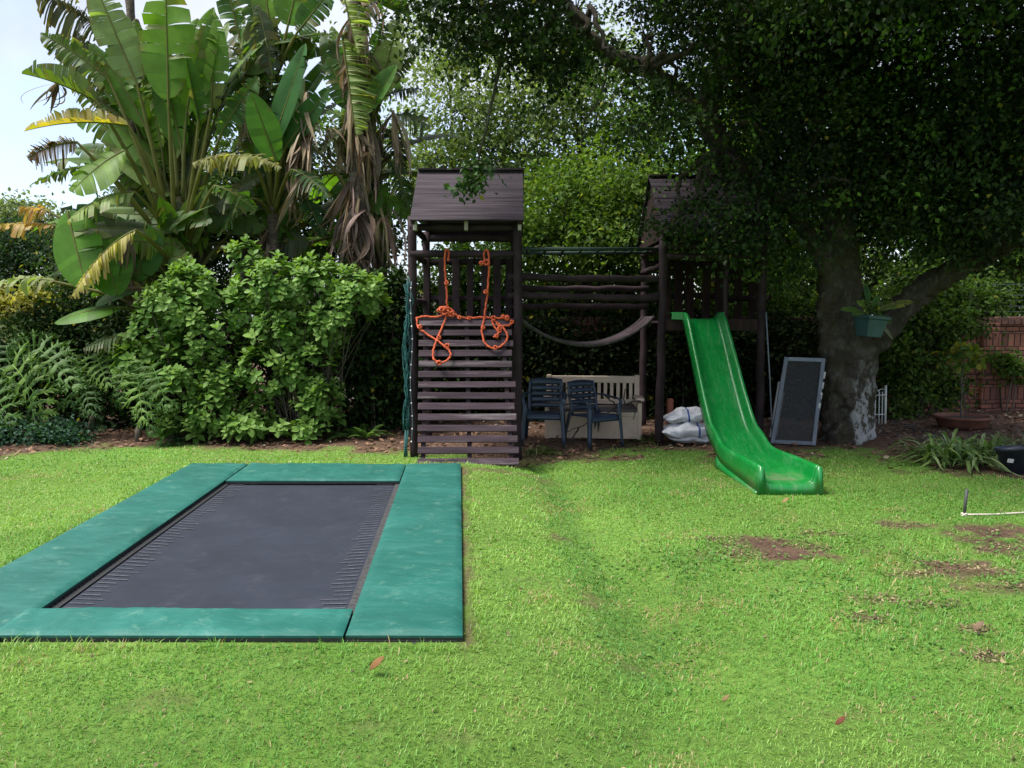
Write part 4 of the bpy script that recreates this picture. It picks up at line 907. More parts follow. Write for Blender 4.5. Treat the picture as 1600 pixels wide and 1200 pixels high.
bg_tree('dark green tree filling the gap behind the right tower', 1100, 14.9, 1, [(1060, 380, -1.5, .9, .8, .7), (1150, 380, -1.7, .9, .8, .6), (1230, 380, -1.7, .9, .8, .6), (1060, 400, 0, 1.2, .8, 1.0), (1150, 420, 0, 1.2, .8, 1.0), (1080, 260, .2, 1.2, .9, 1.1), (1000, 210, .3, .9, .8, .8), (1180, 300, .3, 1.2, .9, 1.2), (1120, 500, 0, 1.3, .6, .5)], 460, 44, .10, dk2, lg1, 104, .22)
bg_tree('bright leaved tree behind the upper limbs of the big tree', 1190, 16.2, 1, [(1190, 150, 0, 1.1, 1, 1.2), (1240, 60, 0, 1.2, 1, .9), (1160, 250, 0, 1.0, .9, .9), (1210, 330, 0, 1, .9, .9)], 300, 40, .11, mg1, lg2, 105, .24)
bg_tree('broad dark tree behind the painted trunk', 1330, 15.3, 1, [(1270, 430, 0, 1.2, .8, 1.1), (1380, 400, 0, 1.2, .8, 1.1), (1330, 280, .2, 1.5, 1, 1.3), (1430, 250, .4, 1.4, 1, 1.3), (1300, 530, -.3, 1.2, .6, .7), (1250, 540, -.5, .9, .6, .9)], 480, 44, .10, dk1, mg2, 106, .22)
bg_tree('leafy green tree overhanging the brick wall at far right', 1530, 15.6, 1, [(1500, 420, 0, 1.2, .9, .9), (1590, 410, 0, 1.2, .9, .8), (1440, 380, 0, 1.0, .8, .9), (1560, 320, .3, 1.5, 1, 1.1), (1660, 340, .3, 1.6, 1, 1.4), (1500, 250, .5, 1.6, 1.2, 1.1), (1640, 180, .6, 2, 1.3, 1.5)], 560, 44, .11, mg1, mg2, 107, .24)
bg_tree('dark tree standing behind the palms', 470, 16.0, 1, [(440, 330, 0, 1.6, 1, 1.3), (330, 350, 0, 1.6, 1, 1.2), (540, 400, 0, 1.2, .9, 1.0), (590, 300, .4, 1.0, .9, 1.0), (400, 450, 0, 1.6, .9, .8), (250, 430, .3, 1.6, 1, .8)], 460, 44, .11, dk1, mg1, 108, .24)
bg_tree('low green tree filling the view through the left tower railing', 745, 14.3, 1, [(720, 430, 0, .9, .6, .6), (790, 450, 0, .9, .6, .6), (750, 510, 0, 1.1, .5, .5), (660, 530, .2, .6, .4, .4), (810, 380, .2, .7, .6, .6)], 260, 40, .095, mg1, lg1, 111, .2)
bg_tree('green tree beyond the wall seen between the right tower and the trunk', 1230, 17.5, 1, [(1200, 450, 0, 1.3, .9, 1.0), (1260, 420, 0, 1.4, .9, 1.1), (1150, 500, 0, 1.4, .9, .7), (1290, 500, 0, 1.5, .9, .7)], 330, 40, .11, mg1, lg1, 112, .24)
bg_tree('large green tree far beyond the wall at the right edge', 1560, 20.5, 1, [(1500, 450, 0, 2.0, 1, 1.2), (1600, 440, 0, 2.0, 1, 1.2), (1420, 470, 0, 2.0, 1, 1.2), (1680, 430, 0, 2.2, 1, 1.5), (1560, 500, 0, 2.4, 1, .7)], 460, 42, .13, dk2, mg2, 113, .3)
bg_tree('tall loose tree rising between the left and middle palms', 350, 15.6, 1, [(330, 260, 0, 1.2, .9, 1.1), (370, 160, .2, 1.0, .9, .9), (290, 330, 0, 1.2, .9, .8), (480, 230, .2, 1.2, .9, 1.1), (520, 330, .2, 1.0, .9, .9), (590, 230, .4, .8, .8, .8)], 330, 36, .10, dk2, mg2, 114, .24)
bg_tree('bushy green tree low behind the left palm', 190, 15.2, 1, [(150, 420, 0, .8, .8, .5), (220, 400, 0, 1.0, .8, .8), (120, 480, 0, .9, .8, .5), (200, 480, 0, 1.2, .8, .6), (60, 500, .5, 1.0, .8, .5)], 300, 40, .10, dk1, mg1, 115, .2)
bg_tree('low bright bushy tree just beyond the wall behind the bridge rails', 935, 14.35, 1, [(840, 500, 0, .6, .4, .35), (900, 495, 0, .6, .4, .35), (960, 495, 0, .6, .4, .35), (1020, 500, 0, .6, .4, .35), (870, 460, .1, .6, .4, .35), (990, 455, .1, .6, .4, .4)], 240, 40, .09, mg1, (.15, .24, .03), 116, .16)
bg_tree('low dark bushy tree just beyond the wall behind the slide', 1140, 14.4, 1, [(1080, 500, 0, .7, .4, .35), (1150, 495, 0, .7, .4, .4), (1220, 500, 0, .7, .4, .35), (1290, 495, 0, .7, .4, .4), (1190, 455, .1, .7, .4, .4)], 240, 40, .09, dk2, mg2, 117, .16)
# far left background
bg_tree('rounded dark green hedge tree beyond the left bed', 30, 19.0, 1, [(20, 385, 0, 1.0, .9, .6), (80, 400, 0, .9, .8, .6), (-40, 390, 0, 1.2, .9, .7), (60, 450, 0, 1.4, .9, .6), (-30, 455, 0, 1.4, .9, .6)], 330, 40, .10, dk1, (.03, .07, .035), 109, .2, group='trees beyond the left bed')
bg_tree('pale hazy tree far off beyond the left hedge', 20, 27.0, 1, [(10, 335, 0, 1.4, 1, .6), (-60, 345, 0, 1.8, 1, .7), (70, 350, 0, 1.0, 1, .5), (10, 385, 0, 2, 1, .6)], 240, 36, .15, (.10, .14, .06), (.20, .25, .10), 110, .28, group='trees beyond the left bed')
# low dark shrubs against the wall under the towers
def shrub(label, px, Y, blobs, nclump, per, leaf, cA, cB, seed, sig=.14, group='shrubs along the back wall', name='dark_shrub', stems=22, asp=.34, hollow=.3, shape='diamond', mat='leaf_bg', yellow=.01):
    rng = np.random.default_rng(seed); bx = float(at(px, 500, Y)[0]); t = thing(name, label, 'shrub', (bx, Y, 0), 0, group)
    bl = [(*at(a, b, Y + dY), rx, ry, rz) for a, b, dY, rx, ry, rz in blobs]
    o, cl = crown('foliage', bl, nclump, per, sig, leaf, cA, cB, M[mat], t, rng, asp=asp, hollow=hollow, shape=shape, yellow=yellow, cut=lambda P: P[:, 2] > .02)
    mb = MB(); st = [np.array([bx, Y, -.05]) + rng.normal(0, .15, 3) * (1, 1, 0) for _ in range(stems)]; twigset(mb, st, cl[rng.choice(len(cl), stems)], .018, .006, rng)
    mb.build('stem', M['stem'], t, smooth=True); return t
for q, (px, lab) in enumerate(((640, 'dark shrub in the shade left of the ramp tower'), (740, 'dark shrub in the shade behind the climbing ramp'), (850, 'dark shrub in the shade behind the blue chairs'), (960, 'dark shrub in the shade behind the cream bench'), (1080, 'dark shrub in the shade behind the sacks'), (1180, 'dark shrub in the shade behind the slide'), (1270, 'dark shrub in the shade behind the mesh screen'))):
    shrub(lab, px, 12.75 + .15 * (q % 2), [(px - 25, 560, 0, .6, .35, .55), (px + 25, 570, .1, .6, .35, .55), (px, 640, 0, .75, .4, .5), (px + 10, 515, .1, .55, .3, .25)], 170, 40, .085, (.007, .012, .005), (.018, .030, .009), 200 + q, mat='leaf_shaded')  # near-black leaf colours hold the deep shade under the towers
shrub('dense climber covering the wall between the tree and the brick panel', 1440, 13.1, [(1420, 560, 0, .7, .4, .6), (1460, 510, 0, .7, .4, .5), (1400, 620, -.2, .6, .4, .4), (1470, 600, .1, .5, .3, .45), (1440, 455, .2, .7, .4, .4), (1515, 470, .3, .5, .3, .35), (1390, 520, -.1, .5, .4, .6)], 330, 42, .085, dk1, mg2, 220)
shrub('small green creeper growing on the brick wall panel at far right', 1585, 13.65, [(1575, 570, 0, .26, .1, .12), (1600, 585, 0, .3, .1, .12), (1560, 560, 0, .15, .1, .08)], 46, 22, .08, dk2, mg2, 221, .08, name='wall_creeper', stems=3)
# undergrowth twigs behind bench etc.
# ------------------------------------------------------------------ the big shade tree
rt_ = np.random.default_rng(42)
tb = at(1322, 694, 10.6); tb[2] = 0
tree = thing('shade_tree', 'large dark spreading tree with flaking white paint on its trunk', 'tree', tuple(tb))
TY = 10.6
def tp(px, py, dy=0): return at(px, py, TY + dy)
mb = MB()
def stemtube(L, n=12):
    P = catmull([tp(*p[:3]) for p in L], 6); r = .87 * np.interp(np.linspace(0, 1, len(P)), np.linspace(0, 1, len(L)), [p[3] for p in L]); mb.tube(P, r, n, wob=.10, rng=rt_)
stemtube([(1302, 705, .05, .24), (1306, 640, .05, .20), (1305, 560, .05, .23), (1297, 480, .05, .20), (1300, 400, .05, .19), (1308, 320, .05, .19), (1314, 230, .1, .17), (1318, 120, .2, .15), (1325, 0, .3, .12), (1330, -150, .4, .09)])
stemtube([(1336, 705, -.08, .22), (1336, 640, -.08, .18), (1332, 560, -.05, .20), (1328, 480, .0, .19), (1324, 400, .05, .17), (1322, 320, .05, .15)])
stemtube([(1352, 703, -.02, .16), (1352, 640, -.0, .14), (1355, 560, .0, .17), (1372, 530, .0, .18), (1400, 495, -.05, .19), (1440, 455, -.1, .185), (1500, 418, -.3, .17), (1580, 375, -.6, .15), (1680, 320, -1.0, .12), (1800, 240, -1.4, .08)])
stemtube([(1305, 470, .05, .12), (1280, 400, 0, .12), (1235, 320, -.1, .15), (1180, 285, -.2, .15), (1125, 230, -.35, .15), (1105, 160, -.5, .14), (1135, 90, -.6, .13), (1175, 20, -.7, .11), (1210, -70, -.8, .08)])
stemtube([(1120, 210, -.4, .13), (1070, 150, -.7, .12), (1010, 110, -1.0, .11), (960, 88, -1.3, .10), (915, 55, -1.6, .085), (885, 5, -1.8, .07), (860, -60, -2.0, .05)])
stemtube([(1308, 330, .05, .13), (1340, 220, .4, .12), (1390, 120, .8, .10), (1450, 40, 1.2, .08), (1520, -60, 1.5, .06)])
stemtube([(1316, 200, .1, .12), (1340, 90, -.5, .10), (1370, 0, -1.0, .09), (1420, -120, -1.6, .06)])
for px, py, dy, r in ((1332, 540, -.1, .20), (1350, 548, -.12, .16), (1303, 545, -.05, .20), (1318, 690, -.1, .27), (1345, 535, -.18, .13), (1315, 600, -.05, .2)):
    c = tp(px, py, dy); a_ = np.linspace(0, PI, 9); mb.lathe([(r * math.sin(q), -r * math.cos(q)) for q in a_], 14, c)
o = mb.build('trunk', M['bark'], tree, smooth=True)
rm = o.modifiers.new('fuse', 'REMESH'); rm.mode = 'VOXEL'; rm.voxel_size = .028; rm.use_smooth_shade = True
tx = bpy.data.textures.new('bark_lumps', 'CLOUDS'); tx.noise_scale = .13; tx.noise_depth = 3
dp = o.modifiers.new('lumps', 'DISPLACE'); dp.texture = tx; dp.strength = .13; dp.mid_level = .5
# main crown
CB = [(1430, 120, -.3, 1.9, 1.6, 1.3), (1560, 200, -.8, 1.8, 1.6, 1.3), (1300, 60, -.4, 1.6, 1.6, 1.1), (1500, 290, -.2, 1.4, 1.2, .8), (1400, 290, .6, 1.4, 1.0, .9), (1240, 120, .5, 1.1, 1.0, 1.0),
      (1130, 130, .8, 1.1, 1.0, .9), (1055, 180, -.8, .75, .8, .65), (1060, 345, -.85, .42, .3, .22), (1035, 362, -.85, .3, .25, .12), (1150, 310, .7, .75, .5, .55), (1220, 380, -.3, .55, .5, .5), (1190, 250, .9, .8, .7, .6), (1130, 365, -.75, .45, .3, .25), (1180, 385, -.7, .35, .3, .2),
      (1010, 60, -.9, .9, .9, .4), (900, 20, -1.6, 1.2, 1.2, .62), (800, 15, -1.8, 1.0, 1.0, .55), (715, 15, -1.9, .65, .8, .40), (740, 70, -1.9, .42, .5, .28), (870, 100, -1.5, .5, .6, .4), (660, -10, -2, .4, .6, .25),
      (1620, 330, -1.2, 1.2, 1.2, .8), (1700, 150, -1.5, 1.8, 1.6, 1.4), (1280, 300, .9, 1.0, .8, .8), (1350, 180, 1.2, 1.6, 1.2, 1.2),
      (1150, -140, -1.2, 2.4, 2.4, 1.3), (1400, -200, -1.0, 2.8, 2.6, 1.6), (900, -130, -1.8, 1.9, 1.9, .9), (1650, -120, -1.5, 2.6, 2.4, 1.6), (1250, -60, .8, 2.0, 1.6, 1.2), (1130, 320, -1.0, .5, .4, .4), (1185, 330, -1.0, .5, .4, .45), (1115, 372, -.95, .35, .3, .12), (1085, 340, -.95, .3, .25, .2), (1010, 105, -1.6, .42, .35, .32), (1080, 165, -1.3, .45, .35, .35), (1150, 250, -1.0, .42, .3, .3), (1215, 310, -.8, .45, .35, .35), (950, 80, -1.95, .4, .35, .3), (1330, 285, -.9, .55, .4, .35), (1255, 300, -.7, .5, .4, .35), (1450, 330, -.8, .9, .7, .45), (1580, 340, -1.0, .8, .6, .5), (1190, 210, -.9, .45, .4, .35), (1060, 120, -1.1, .5, .45, .35), (900, 45, -2.1, .5, .4, .35), (1400, 240, -.9, 1.0, .6, .6), (1280, 190, -.9, .8, .6, .6), (1120, 80, -1.3, .5, .4, .35), (1300, -120, -3.2, 2.2, 1.4, .9), (1550, -200, -3.4, 2.4, 1.5, 1.0)]
CBw = [(*at(a, b, TY + dy), rx, ry, rz) for a, b, dy, rx, ry, rz in CB]
o, ccl = crown('crown', CBw, 5600, 46, .17, .066, (.009, .019, .007), (.032, .060, .013), M['leaf_tree'], tree, rt_, asp=.36, clvar=.38, yellow=.006, hollow=.3, bright=.06, cut=lambda P: fbm(P[:, 0] + .6 * P[:, 2], P[:, 1] * .7 - .8 * P[:, 2], 1.25, 55, 3) < .62 + .10 * (P[:, 0] > 3.0))
mb = MB()
anch = np.array([tp(*p) for p in ((1318, 120, .2), (1325, 0, .3), (1500, 418, -.3), (1580, 375, -.6), (1680, 320, -1), (1235, 320, -.1), (1125, 230, -.35), (1105, 160, -.5), (1175, 20, -.7), (1210, -70, -.8), (1010, 110, -1), (915, 55, -1.6), (885, 5, -1.8), (860, -60, -2), (1390, 120, .8), (1450, 40, 1.2), (1520, -60, 1.5), (1370, 0, -1), (1420, -120, -1.6), (1340, 220, .4))])
ends = []
for b in CBw:
    e = np.array(b[:3]); a_ = anch[np.argmin(np.linalg.norm(anch - e, axis=1))]; limb(mb, [a_, (a_ + e) / 2 + rt_.normal(0, .15, 3), e], .05, .02, rt_, 6)
    near = ccl[np.argsort(np.linalg.norm(ccl - e, axis=1))[:10 if b[3] > .7 else 3]]; twigset(mb, [e] * len(near), near, .012, .003, rt_, 4)
limb(mb, [tp(948, 95, -1.3), tp(944, 130, -1.35), tp(930, 165, -1.4), tp(912, 188, -1.4)], .022, .012, rt_, 6, .01)
limb(mb, [tp(1135, 112, -.5), tp(1160, 135, -.5), tp(1185, 165, -.4)], .035, .02, rt_, 6, .01)
limb(mb, [tp(1345, 250, -.2), tp(1320, 268, -.4), tp(1303, 276, -.5)], .03, .014, rt_, 6, .01)
mb.build('branch', M['bark'], tree, smooth=True)
# sprig hanging in front of the left roof
sg = np.array([at(741, 284, 9.0), at(728, 296, 9.0), at(752, 276, 9.02), at(745, 262, 9.05)])
crown('hanging_sprig', [(*p, .10, .10, .07) for p in sg], 26, 9, .06, .085, (.022, .05, .014), (.06, .12, .03), M['leaf_tree'], tree, rt_, asp=.38)
mb = MB(); limb(mb, [at(800, 15, TY - 1.8), at(775, 130, 8.9), at(756, 215, 8.95), at(742, 280, 9.0)], .026, .010, rt_, 5, .01); mb.build('hanging_twig', M['bark'], tree, smooth=True)
# ------------------------------------------------------------------ wild banana palms: big paddle leaves
PK = dict(n=0)
def paddle(name, parent, B, Mm, T, width, face, tear=.25, col=(.06, .14, .02), col2=None, sag=.0, fold=.45, rng=None, droop=.25, halves=(1, 1), prad=(.042, .018), petcol=(.17, .17, .05), K=26, curlz=0):
    B, Mm, T = [np.asarray(p, float) for p in (B, Mm, T)]
    if width > .3: width *= 1.02
    if tear > .3: K = int(K * 1.6)
    mb = MB(); L = np.linalg.norm(T - Mm); c2 = np.asarray(col2 if col2 is not None else np.asarray(col) * .7); col = np.asarray(col)
    ctrl = (Mm + T) / 2 + np.array([0, 0, 1.0]) * sag * L
    pc = Mm + (Mm - ctrl) * .5; pc = pc * .5 + (B + Mm) * .25
    t = np.linspace(0, 1, 7)[:, None]; pet = B * (1 - t) ** 2 + 2 * pc * t * (1 - t) + Mm * t * t
    tt = np.linspace(0, 1, K + 1)[:, None]; mid = Mm * (1 - tt) ** 2 + 2 * ctrl * tt * (1 - tt) + T * tt * tt
    mb.tube(np.concatenate([pet, mid[1:]]), np.concatenate([np.linspace(prad[0], prad[1], 7), np.linspace(prad[1], .004, K)]), 7, col=petcol)
    tg = unit(np.gradient(mid, axis=0)); fc = np.asarray(face, float)
    nn = unit(fc[None] - tg * (tg @ fc)[:, None]); sd = np.cross(tg, nn)
    u = tt[:, 0]; hw = width / 2 * np.clip(np.sin(PI * np.clip(u * .985 + .015, 0, 1) ** .82), 0, 1) ** .62; hw[-1] = .01 * width
    vs = np.array([0, .35, .7, 1.0])
    for s, on in ((1, halves[0]), (-1, halves[1])):
        if not on: continue
        a = 0
        while a < K:
            run = 1 if rng.uniform() < tear else int(rng.integers(2, 5)); b_ = min(K, a + run)
            torn = rng.uniform() < tear + .08; dr = droop * (rng.uniform(.3, 2.6) if torn else 1.0); shr = rng.uniform(.1, .38) if torn else (.02 if tear > .05 else 0)
            tw = rng.normal(0, .5) if torn else 0; sl = rng.uniform(.75, 1.08) if torn else 1.0
            rows = []
            for qi, q in enumerate(np.linspace(a, b_, (b_ - a) + 1)):
                i = int(q); f = (q - a) / (b_ - a); row = []
                for v in vs:
                    qq = q + (.5 - f) * shr * (b_ - a) * v * 1.0; i0 = min(K - 1, int(max(0, qq))); fr = qq - i0
                    m = mid[i0] * (1 - fr) + mid[i0 + 1] * fr; w = (hw[i0] * (1 - fr) + hw[i0 + 1] * fr) * sl
                    e = sd[i] * s * math.cos(fold) + nn[i] * math.sin(fold)
                    p = m + e * w * v + tg[i] * (.16 * w * v) - np.array([0, 0, 1.0]) * dr * w * v * v * 1.2 + nn[i] * (tw * w * v * (f - .5) * .5) - nn[i] * .18 * w * v * v
                    row.append(p)
                rows.append(row)
            cc = (col + (c2 - col) * rng.uniform(0, 1)) * rng.uniform(.9, 1.1) * np.array([1.5, 1.38, 1.2])
            if torn and rng.uniform() < .15: cc = cc * .5 + np.array([.16, .12, .05]) * .5
            rows = np.array(rows); C_ = np.broadcast_to(cc, rows.shape).copy()
            if rng.uniform() < tear * .7: C_[:, -1] = C_[:, -1] * .4 + np.array([.15, .10, .04]) * .6
            mb.grid(rows, col=C_.reshape(-1, 3)); a = b_
    return mb.build(name, M['leaf_big'], parent, smooth=True)
def dead_leaf(parent, A, Bp, w, rng, col=(.19, .145, .10), n=9, name='dead_leaf'):
    mb = MB(); A = np.asarray(A, float); Bp = np.asarray(Bp, float)
    for q in range(n):
        o = rng.normal(0, w, 3) * (1, 1, .5); o2 = rng.normal(0, w * 1.6, 3) * (1, 1, .9); m = (A + Bp) / 2 + (o + o2) * .5 + rng.normal(0, w * 2.2, 3)
        P = np.array([(A + o * .3) * (1 - t) ** 2 + 2 * m * t * (1 - t) + (Bp + o2) * t * t for t in np.linspace(0, 1, 8)])
        T = unit(np.gradient(P, axis=0)); sd = unit(np.cross(T, rng.normal(0, 1, 3))); ww = rng.uniform(.008, .05) * np.sin(np.linspace(.3, PI - .15, 8))[:, None]
        c = np.asarray(col) * rng.uniform(.4, 1.7) * np.array([1, rng.uniform(.85, 1.1), rng.uniform(.8, 1.2)])
        mb.grid(np.stack([P - sd * ww, P + np.cross(T, sd) * ww * .5, P + sd * ww], 1), col=c)
    return mb.build(name, M['dry'], parent, smooth=True)
FRONT = np.array([0, -1.0, .15]); UP = np.array([0, -.35, 1.0])
gA, gB, gC, gD = (.065, .15, .018), (.10, .20, .022), (.040, .10, .022), (.14, .21, .055)
yel_ = (.26, .20, .035); brn = (.12, .065, .05); gray = (.06, .085, .05); pale = (.17, .23, .085)
def palm(label, px, Y, trunk, leaves, filler, seed, deads=(), areas=()):
    rng = np.random.default_rng(seed); bx = float(at(px, 600, Y)[0]); t = thing('wild_banana_palm', label, 'palm', (bx, Y, 0), 0, 'wild banana palms in the left bed')
    mb = MB()
    for L, r0, r1 in trunk:
        P = catmull([at(*p) for p in L], 6); P[0, 2] = min(P[0, 2], -.05); mb.tube(P, np.linspace(r0, r1, len(P)) * (1 + .12 * np.sin(np.arange(len(P)) * 2.4)), 12, wob=.08)
    mb.build('trunk', M['palmtrunk'], t, smooth=True)
    for lf in leaves:
        (b, m, tip, w, kw) = lf; paddle('leaf', t, at(*b), at(*m), at(*tip), w, kw.pop('face', FRONT), rng=rng, **kw)
    for q in range(filler[0]):
        cpx, cpy, cY = filler[1]; c = at(cpx + rng.uniform(-14, 14), cpy + rng.uniform(-20, 110), cY); az = rng.uniform(0, 2 * PI); el = rng.uniform(-.1, 1.1); d = np.array([math.cos(az) * math.cos(el), abs(math.sin(az)) * math.cos(el) * .9 + .1, math.sin(el)])
        m = c + d * rng.uniform(.8, 1.3); tip = m + unit(d + np.array([0, 0, -.3 - .4 * rng.uniform()])) * rng.uniform(1.1, 1.7)
        paddle('leaf', t, c, m, tip, rng.uniform(.38, .55), UP, rng=rng, tear=rng.uniform(.2, .8), col=[gA, gC, gray][q % 3], sag=rng.uniform(.05, .2))
    for (x0, x1, y0, y1, base, nn_, dy0, dy1) in areas:
        for q in range(nn_):
            tx, ty, dd = rng.uniform(x0, x1), rng.uniform(y0, y1), rng.uniform(dy0, dy1); bb = at(base[0] + rng.uniform(-12, 12), base[1] + rng.uniform(-25, 25), Y + dd * .5); tip = at(tx, ty, Y + dd)
            v = tip - bb; l = np.linalg.norm(v); bl = min(rng.uniform(1.1, 1.7), l * .75 + .35); m = tip - unit(v + np.array([0, 0, -.35 * l])) * bl
            paddle('leaf', t, bb, m, tip, rng.uniform(.36, .52), [UP, FRONT, (.4, -.8, .5), (-.4, -.8, .5)][int(rng.integers(4))], rng=rng, tear=float(rng.choice([.1, .4, .75, .9])), col=[gA, gB, gC, gray, gA, (.05, .10, .03), (.10, .17, .05)][int(rng.integers(7))], sag=rng.uniform(.05, .2), fold=rng.uniform(.15, .6), droop=rng.uniform(.05, .45), prad=(.035, .016), petcol=(.16, .17, .055), K=18)
    for a_, b_, w, n in deads: dead_leaf(t, at(*a_), at(*b_), w, rng, n=n)
    return t
M['palmtrunk'] = pmat('palm_trunk', (.06, .045, .035), (.15, .115, .09), 9, .9, .9, (1, 1, 2.5), bdist=.03, c3=(.035, .027, .022), s3=4)
P1 = 11.9
def LF(b, m, t, w, **k): return (b, m, t, w, k)
palm('wild banana palm at left with upright fan of big green paddle leaves', 275, P1,
  [([(285, 690, P1), (283, 600, P1), (280, 500, P1), (278, 400, P1), (275, 340, P1)], .17, .11), ([(315, 690, P1 + .4), (312, 520, P1 + .4), (310, 330, P1 + .4)], .10, .07), ([(215, 690, P1 + .5), (212, 400, P1 + .5), (208, 100, P1 + .6), (200, -40, P1 + .6)], .09, .06)], [
  LF((272.4, 390, P1), (214, 132, P1 - .2), (142, -40, P1 - .2), .56, tear=.35, col=(.13, .20, .085), fold=.2, droop=.05, face=(.3, -1, .3)),
  LF((275.6, 395, P1), (263, 155, P1 - .3), (258, -45, P1 - .3), .78, tear=.3, col=gB, col2=gA, fold=.12, droop=.05),
  LF((267.6, 375, P1), (150, 158, P1 - .5), (34, 115, P1 - .7), .50, tear=.35, col=(.07, .12, .025), sag=.10, halves=(1, 1), fold=.9, droop=-.2, face=(0, -.6, 1)),
  LF((267.6, 375, P1), (168, 122, P1), (63, 52, P1), .50, tear=.8, col=(.085, .14, .05), sag=.08, fold=.5, droop=.15),
  LF((210, 120, P1 + .6), (160, 48, P1 + .6), (56, -10, P1 + .6), .60, tear=.95, col=(.05, .06, .04), sag=.12, droop=.6),
  LF((272.4, 385, P1), (200, 196, P1 - .6), (38, 205, P1 - .9), .56, tear=.7, col=(.15, .16, .025), col2=yel_, sag=.12, fold=.7, droop=.0, face=(0, -.6, 1)),
  LF((272.4, 395, P1), (120, 222, P1 - .3), (43, 247, P1 - .5), .46, tear=.95, col=(.075, .075, .045), col2=brn, sag=.15, droop=.35),
  LF((272.4, 405, P1), (160, 260, P1 - .5), (46, 290, P1 - .7), .56, tear=.9, col=(.055, .11, .035), sag=.14, droop=.25, face=UP),
  LF((275.6, 405, P1), (195, 235, P1 - .8), (112, 300, P1 - 1.1), .75, tear=.25, col=gB, sag=.12, fold=.3, droop=.3, face=(-.2, -1, .7)),
  LF((275, 390, P1), (210, 300, P1 - .9), (105, 345, P1 - 1.2), .62, tear=.45, col=(.07, .14, .03), col2=pale, sag=.18, fold=.3, droop=.4, face=UP),
  LF((265, 470, P1), (105, 330, P1 - .9), (135, 452, P1 - 1.2), .72, tear=.02, col=(.07, .18, .022), fold=.08, droop=.0, face=(-.1, -1, .1)),
  LF((262, 470, P1), (150, 360, P1 - .8), (185, 462, P1 - 1.0), .66, tear=.02, col=(.05, .14, .018), fold=.08, droop=.0, face=(.1, -1, .1)),
  LF((275, 440, P1), (228, 350, P1 - .5), (215, 440, P1 - .7), .62, tear=.05, col=(.035, .11, .018), fold=.15, droop=.05),
  LF((280, 430, P1), (212, 360, P1 - 1.3), (112, 462, P1 - 1.5), .42, tear=.97, col=(.28, .26, .08), col2=(.2, .2, .05), sag=.22, fold=.1, droop=.5, face=UP),
  LF((286.0, 415, P1), (320, 250, P1 - .6), (440, 262, P1 - .9), .52, tear=.9, col=(.17, .20, .07), col2=(.12, .12, .05), sag=.18, droop=.45, face=UP),
  LF((284.4, 395, P1), (310, 190, P1 - .3), (290, 90, P1 - .5), .40, tear=.1, col=(.03, .08, .015), fold=.9, droop=.0, face=(.8, -.7, .1)),
  LF((284.4, 395, P1), (330, 170, P1), (335, 20, P1), .52, tear=.3, col=gA, fold=.3, droop=.1),
  LF((286.0, 395, P1), (345, 210, P1 + .1), (405, 120, P1 + .1), .48, tear=.6, col=gC, sag=.1, droop=.2),
  LF((284.4, 405, P1), (335, 290, P1 - .4), (400, 330, P1 - .5), .50, tear=.6, col=(.05, .12, .02), sag=.15, droop=.4, face=UP),
  LF((260, 480, P1), (85, 440, P1 - .2), (-10, 445, P1 - .2), .5, tear=.5, col=(.13, .19, .10), col2=pale, sag=.14, droop=.35, face=UP),
  LF((262, 500, P1), (190, 480, P1 - .9), (85, 505, P1 - 1.3), .55, tear=.05, col=(.06, .15, .02), sag=.12, fold=.25, droop=.2, face=UP),
  LF((270, 490, P1), (215, 455, P1 - .7), (150, 480, P1 - 1.0), .45, tear=.05, col=(.035, .11, .018), sag=.1, droop=.1, face=UP),
  LF((262, 500, P1), (200, 520, P1 - 1.1), (130, 545, P1 - 1.3), .40, tear=.6, col=(.12, .17, .10), sag=.06, droop=.4, face=UP),
  LF((262, 480, P1), (85, 352, P1), (-5, 352, P1 + .1), .34, tear=.8, col=(.30, .16, .05), col2=(.22, .19, .04), sag=.05, droop=.5, face=UP),
  LF((265, 440, P1), (75, 330, P1), (30, 325, P1 + .1), .30, tear=.95, col=(.24, .13, .08), col2=(.30, .22, .08), sag=.1, droop=.6, face=UP)],
  (8, (280, 375, P1)), 301, [((200, 370, P1 - .9), (195, 450, P1 - .8), .06, 14), ((265, 330, P1 - .2), (262, 372, P1 - .25), .03, 6), ((90, 130, P1 + .3), (75, 165, P1 + .3), .07, 12), ((190, 460, P1 - .6), (240, 470, P1 - .6), .08, 14), ((212, 30, P1 + .5), (212, 160, P1 + .5), .06, 10)],
  [(70, 330, 220, 440, (275, 400), 30, .0, 1.1), (200, 420, 20, 240, (285, 360), 18, .2, 1.2), (290, 420, 260, 400, (290, 400), 10, -.1, .8), (55, 230, 30, 260, (270, 360), 22, .1, 1.0), (220, 400, -30, 160, (285, 330), 12, .0, .9), (80, 340, 260, 420, (270, 410), 9, -1.0, -.3)])
P2 = 12.4
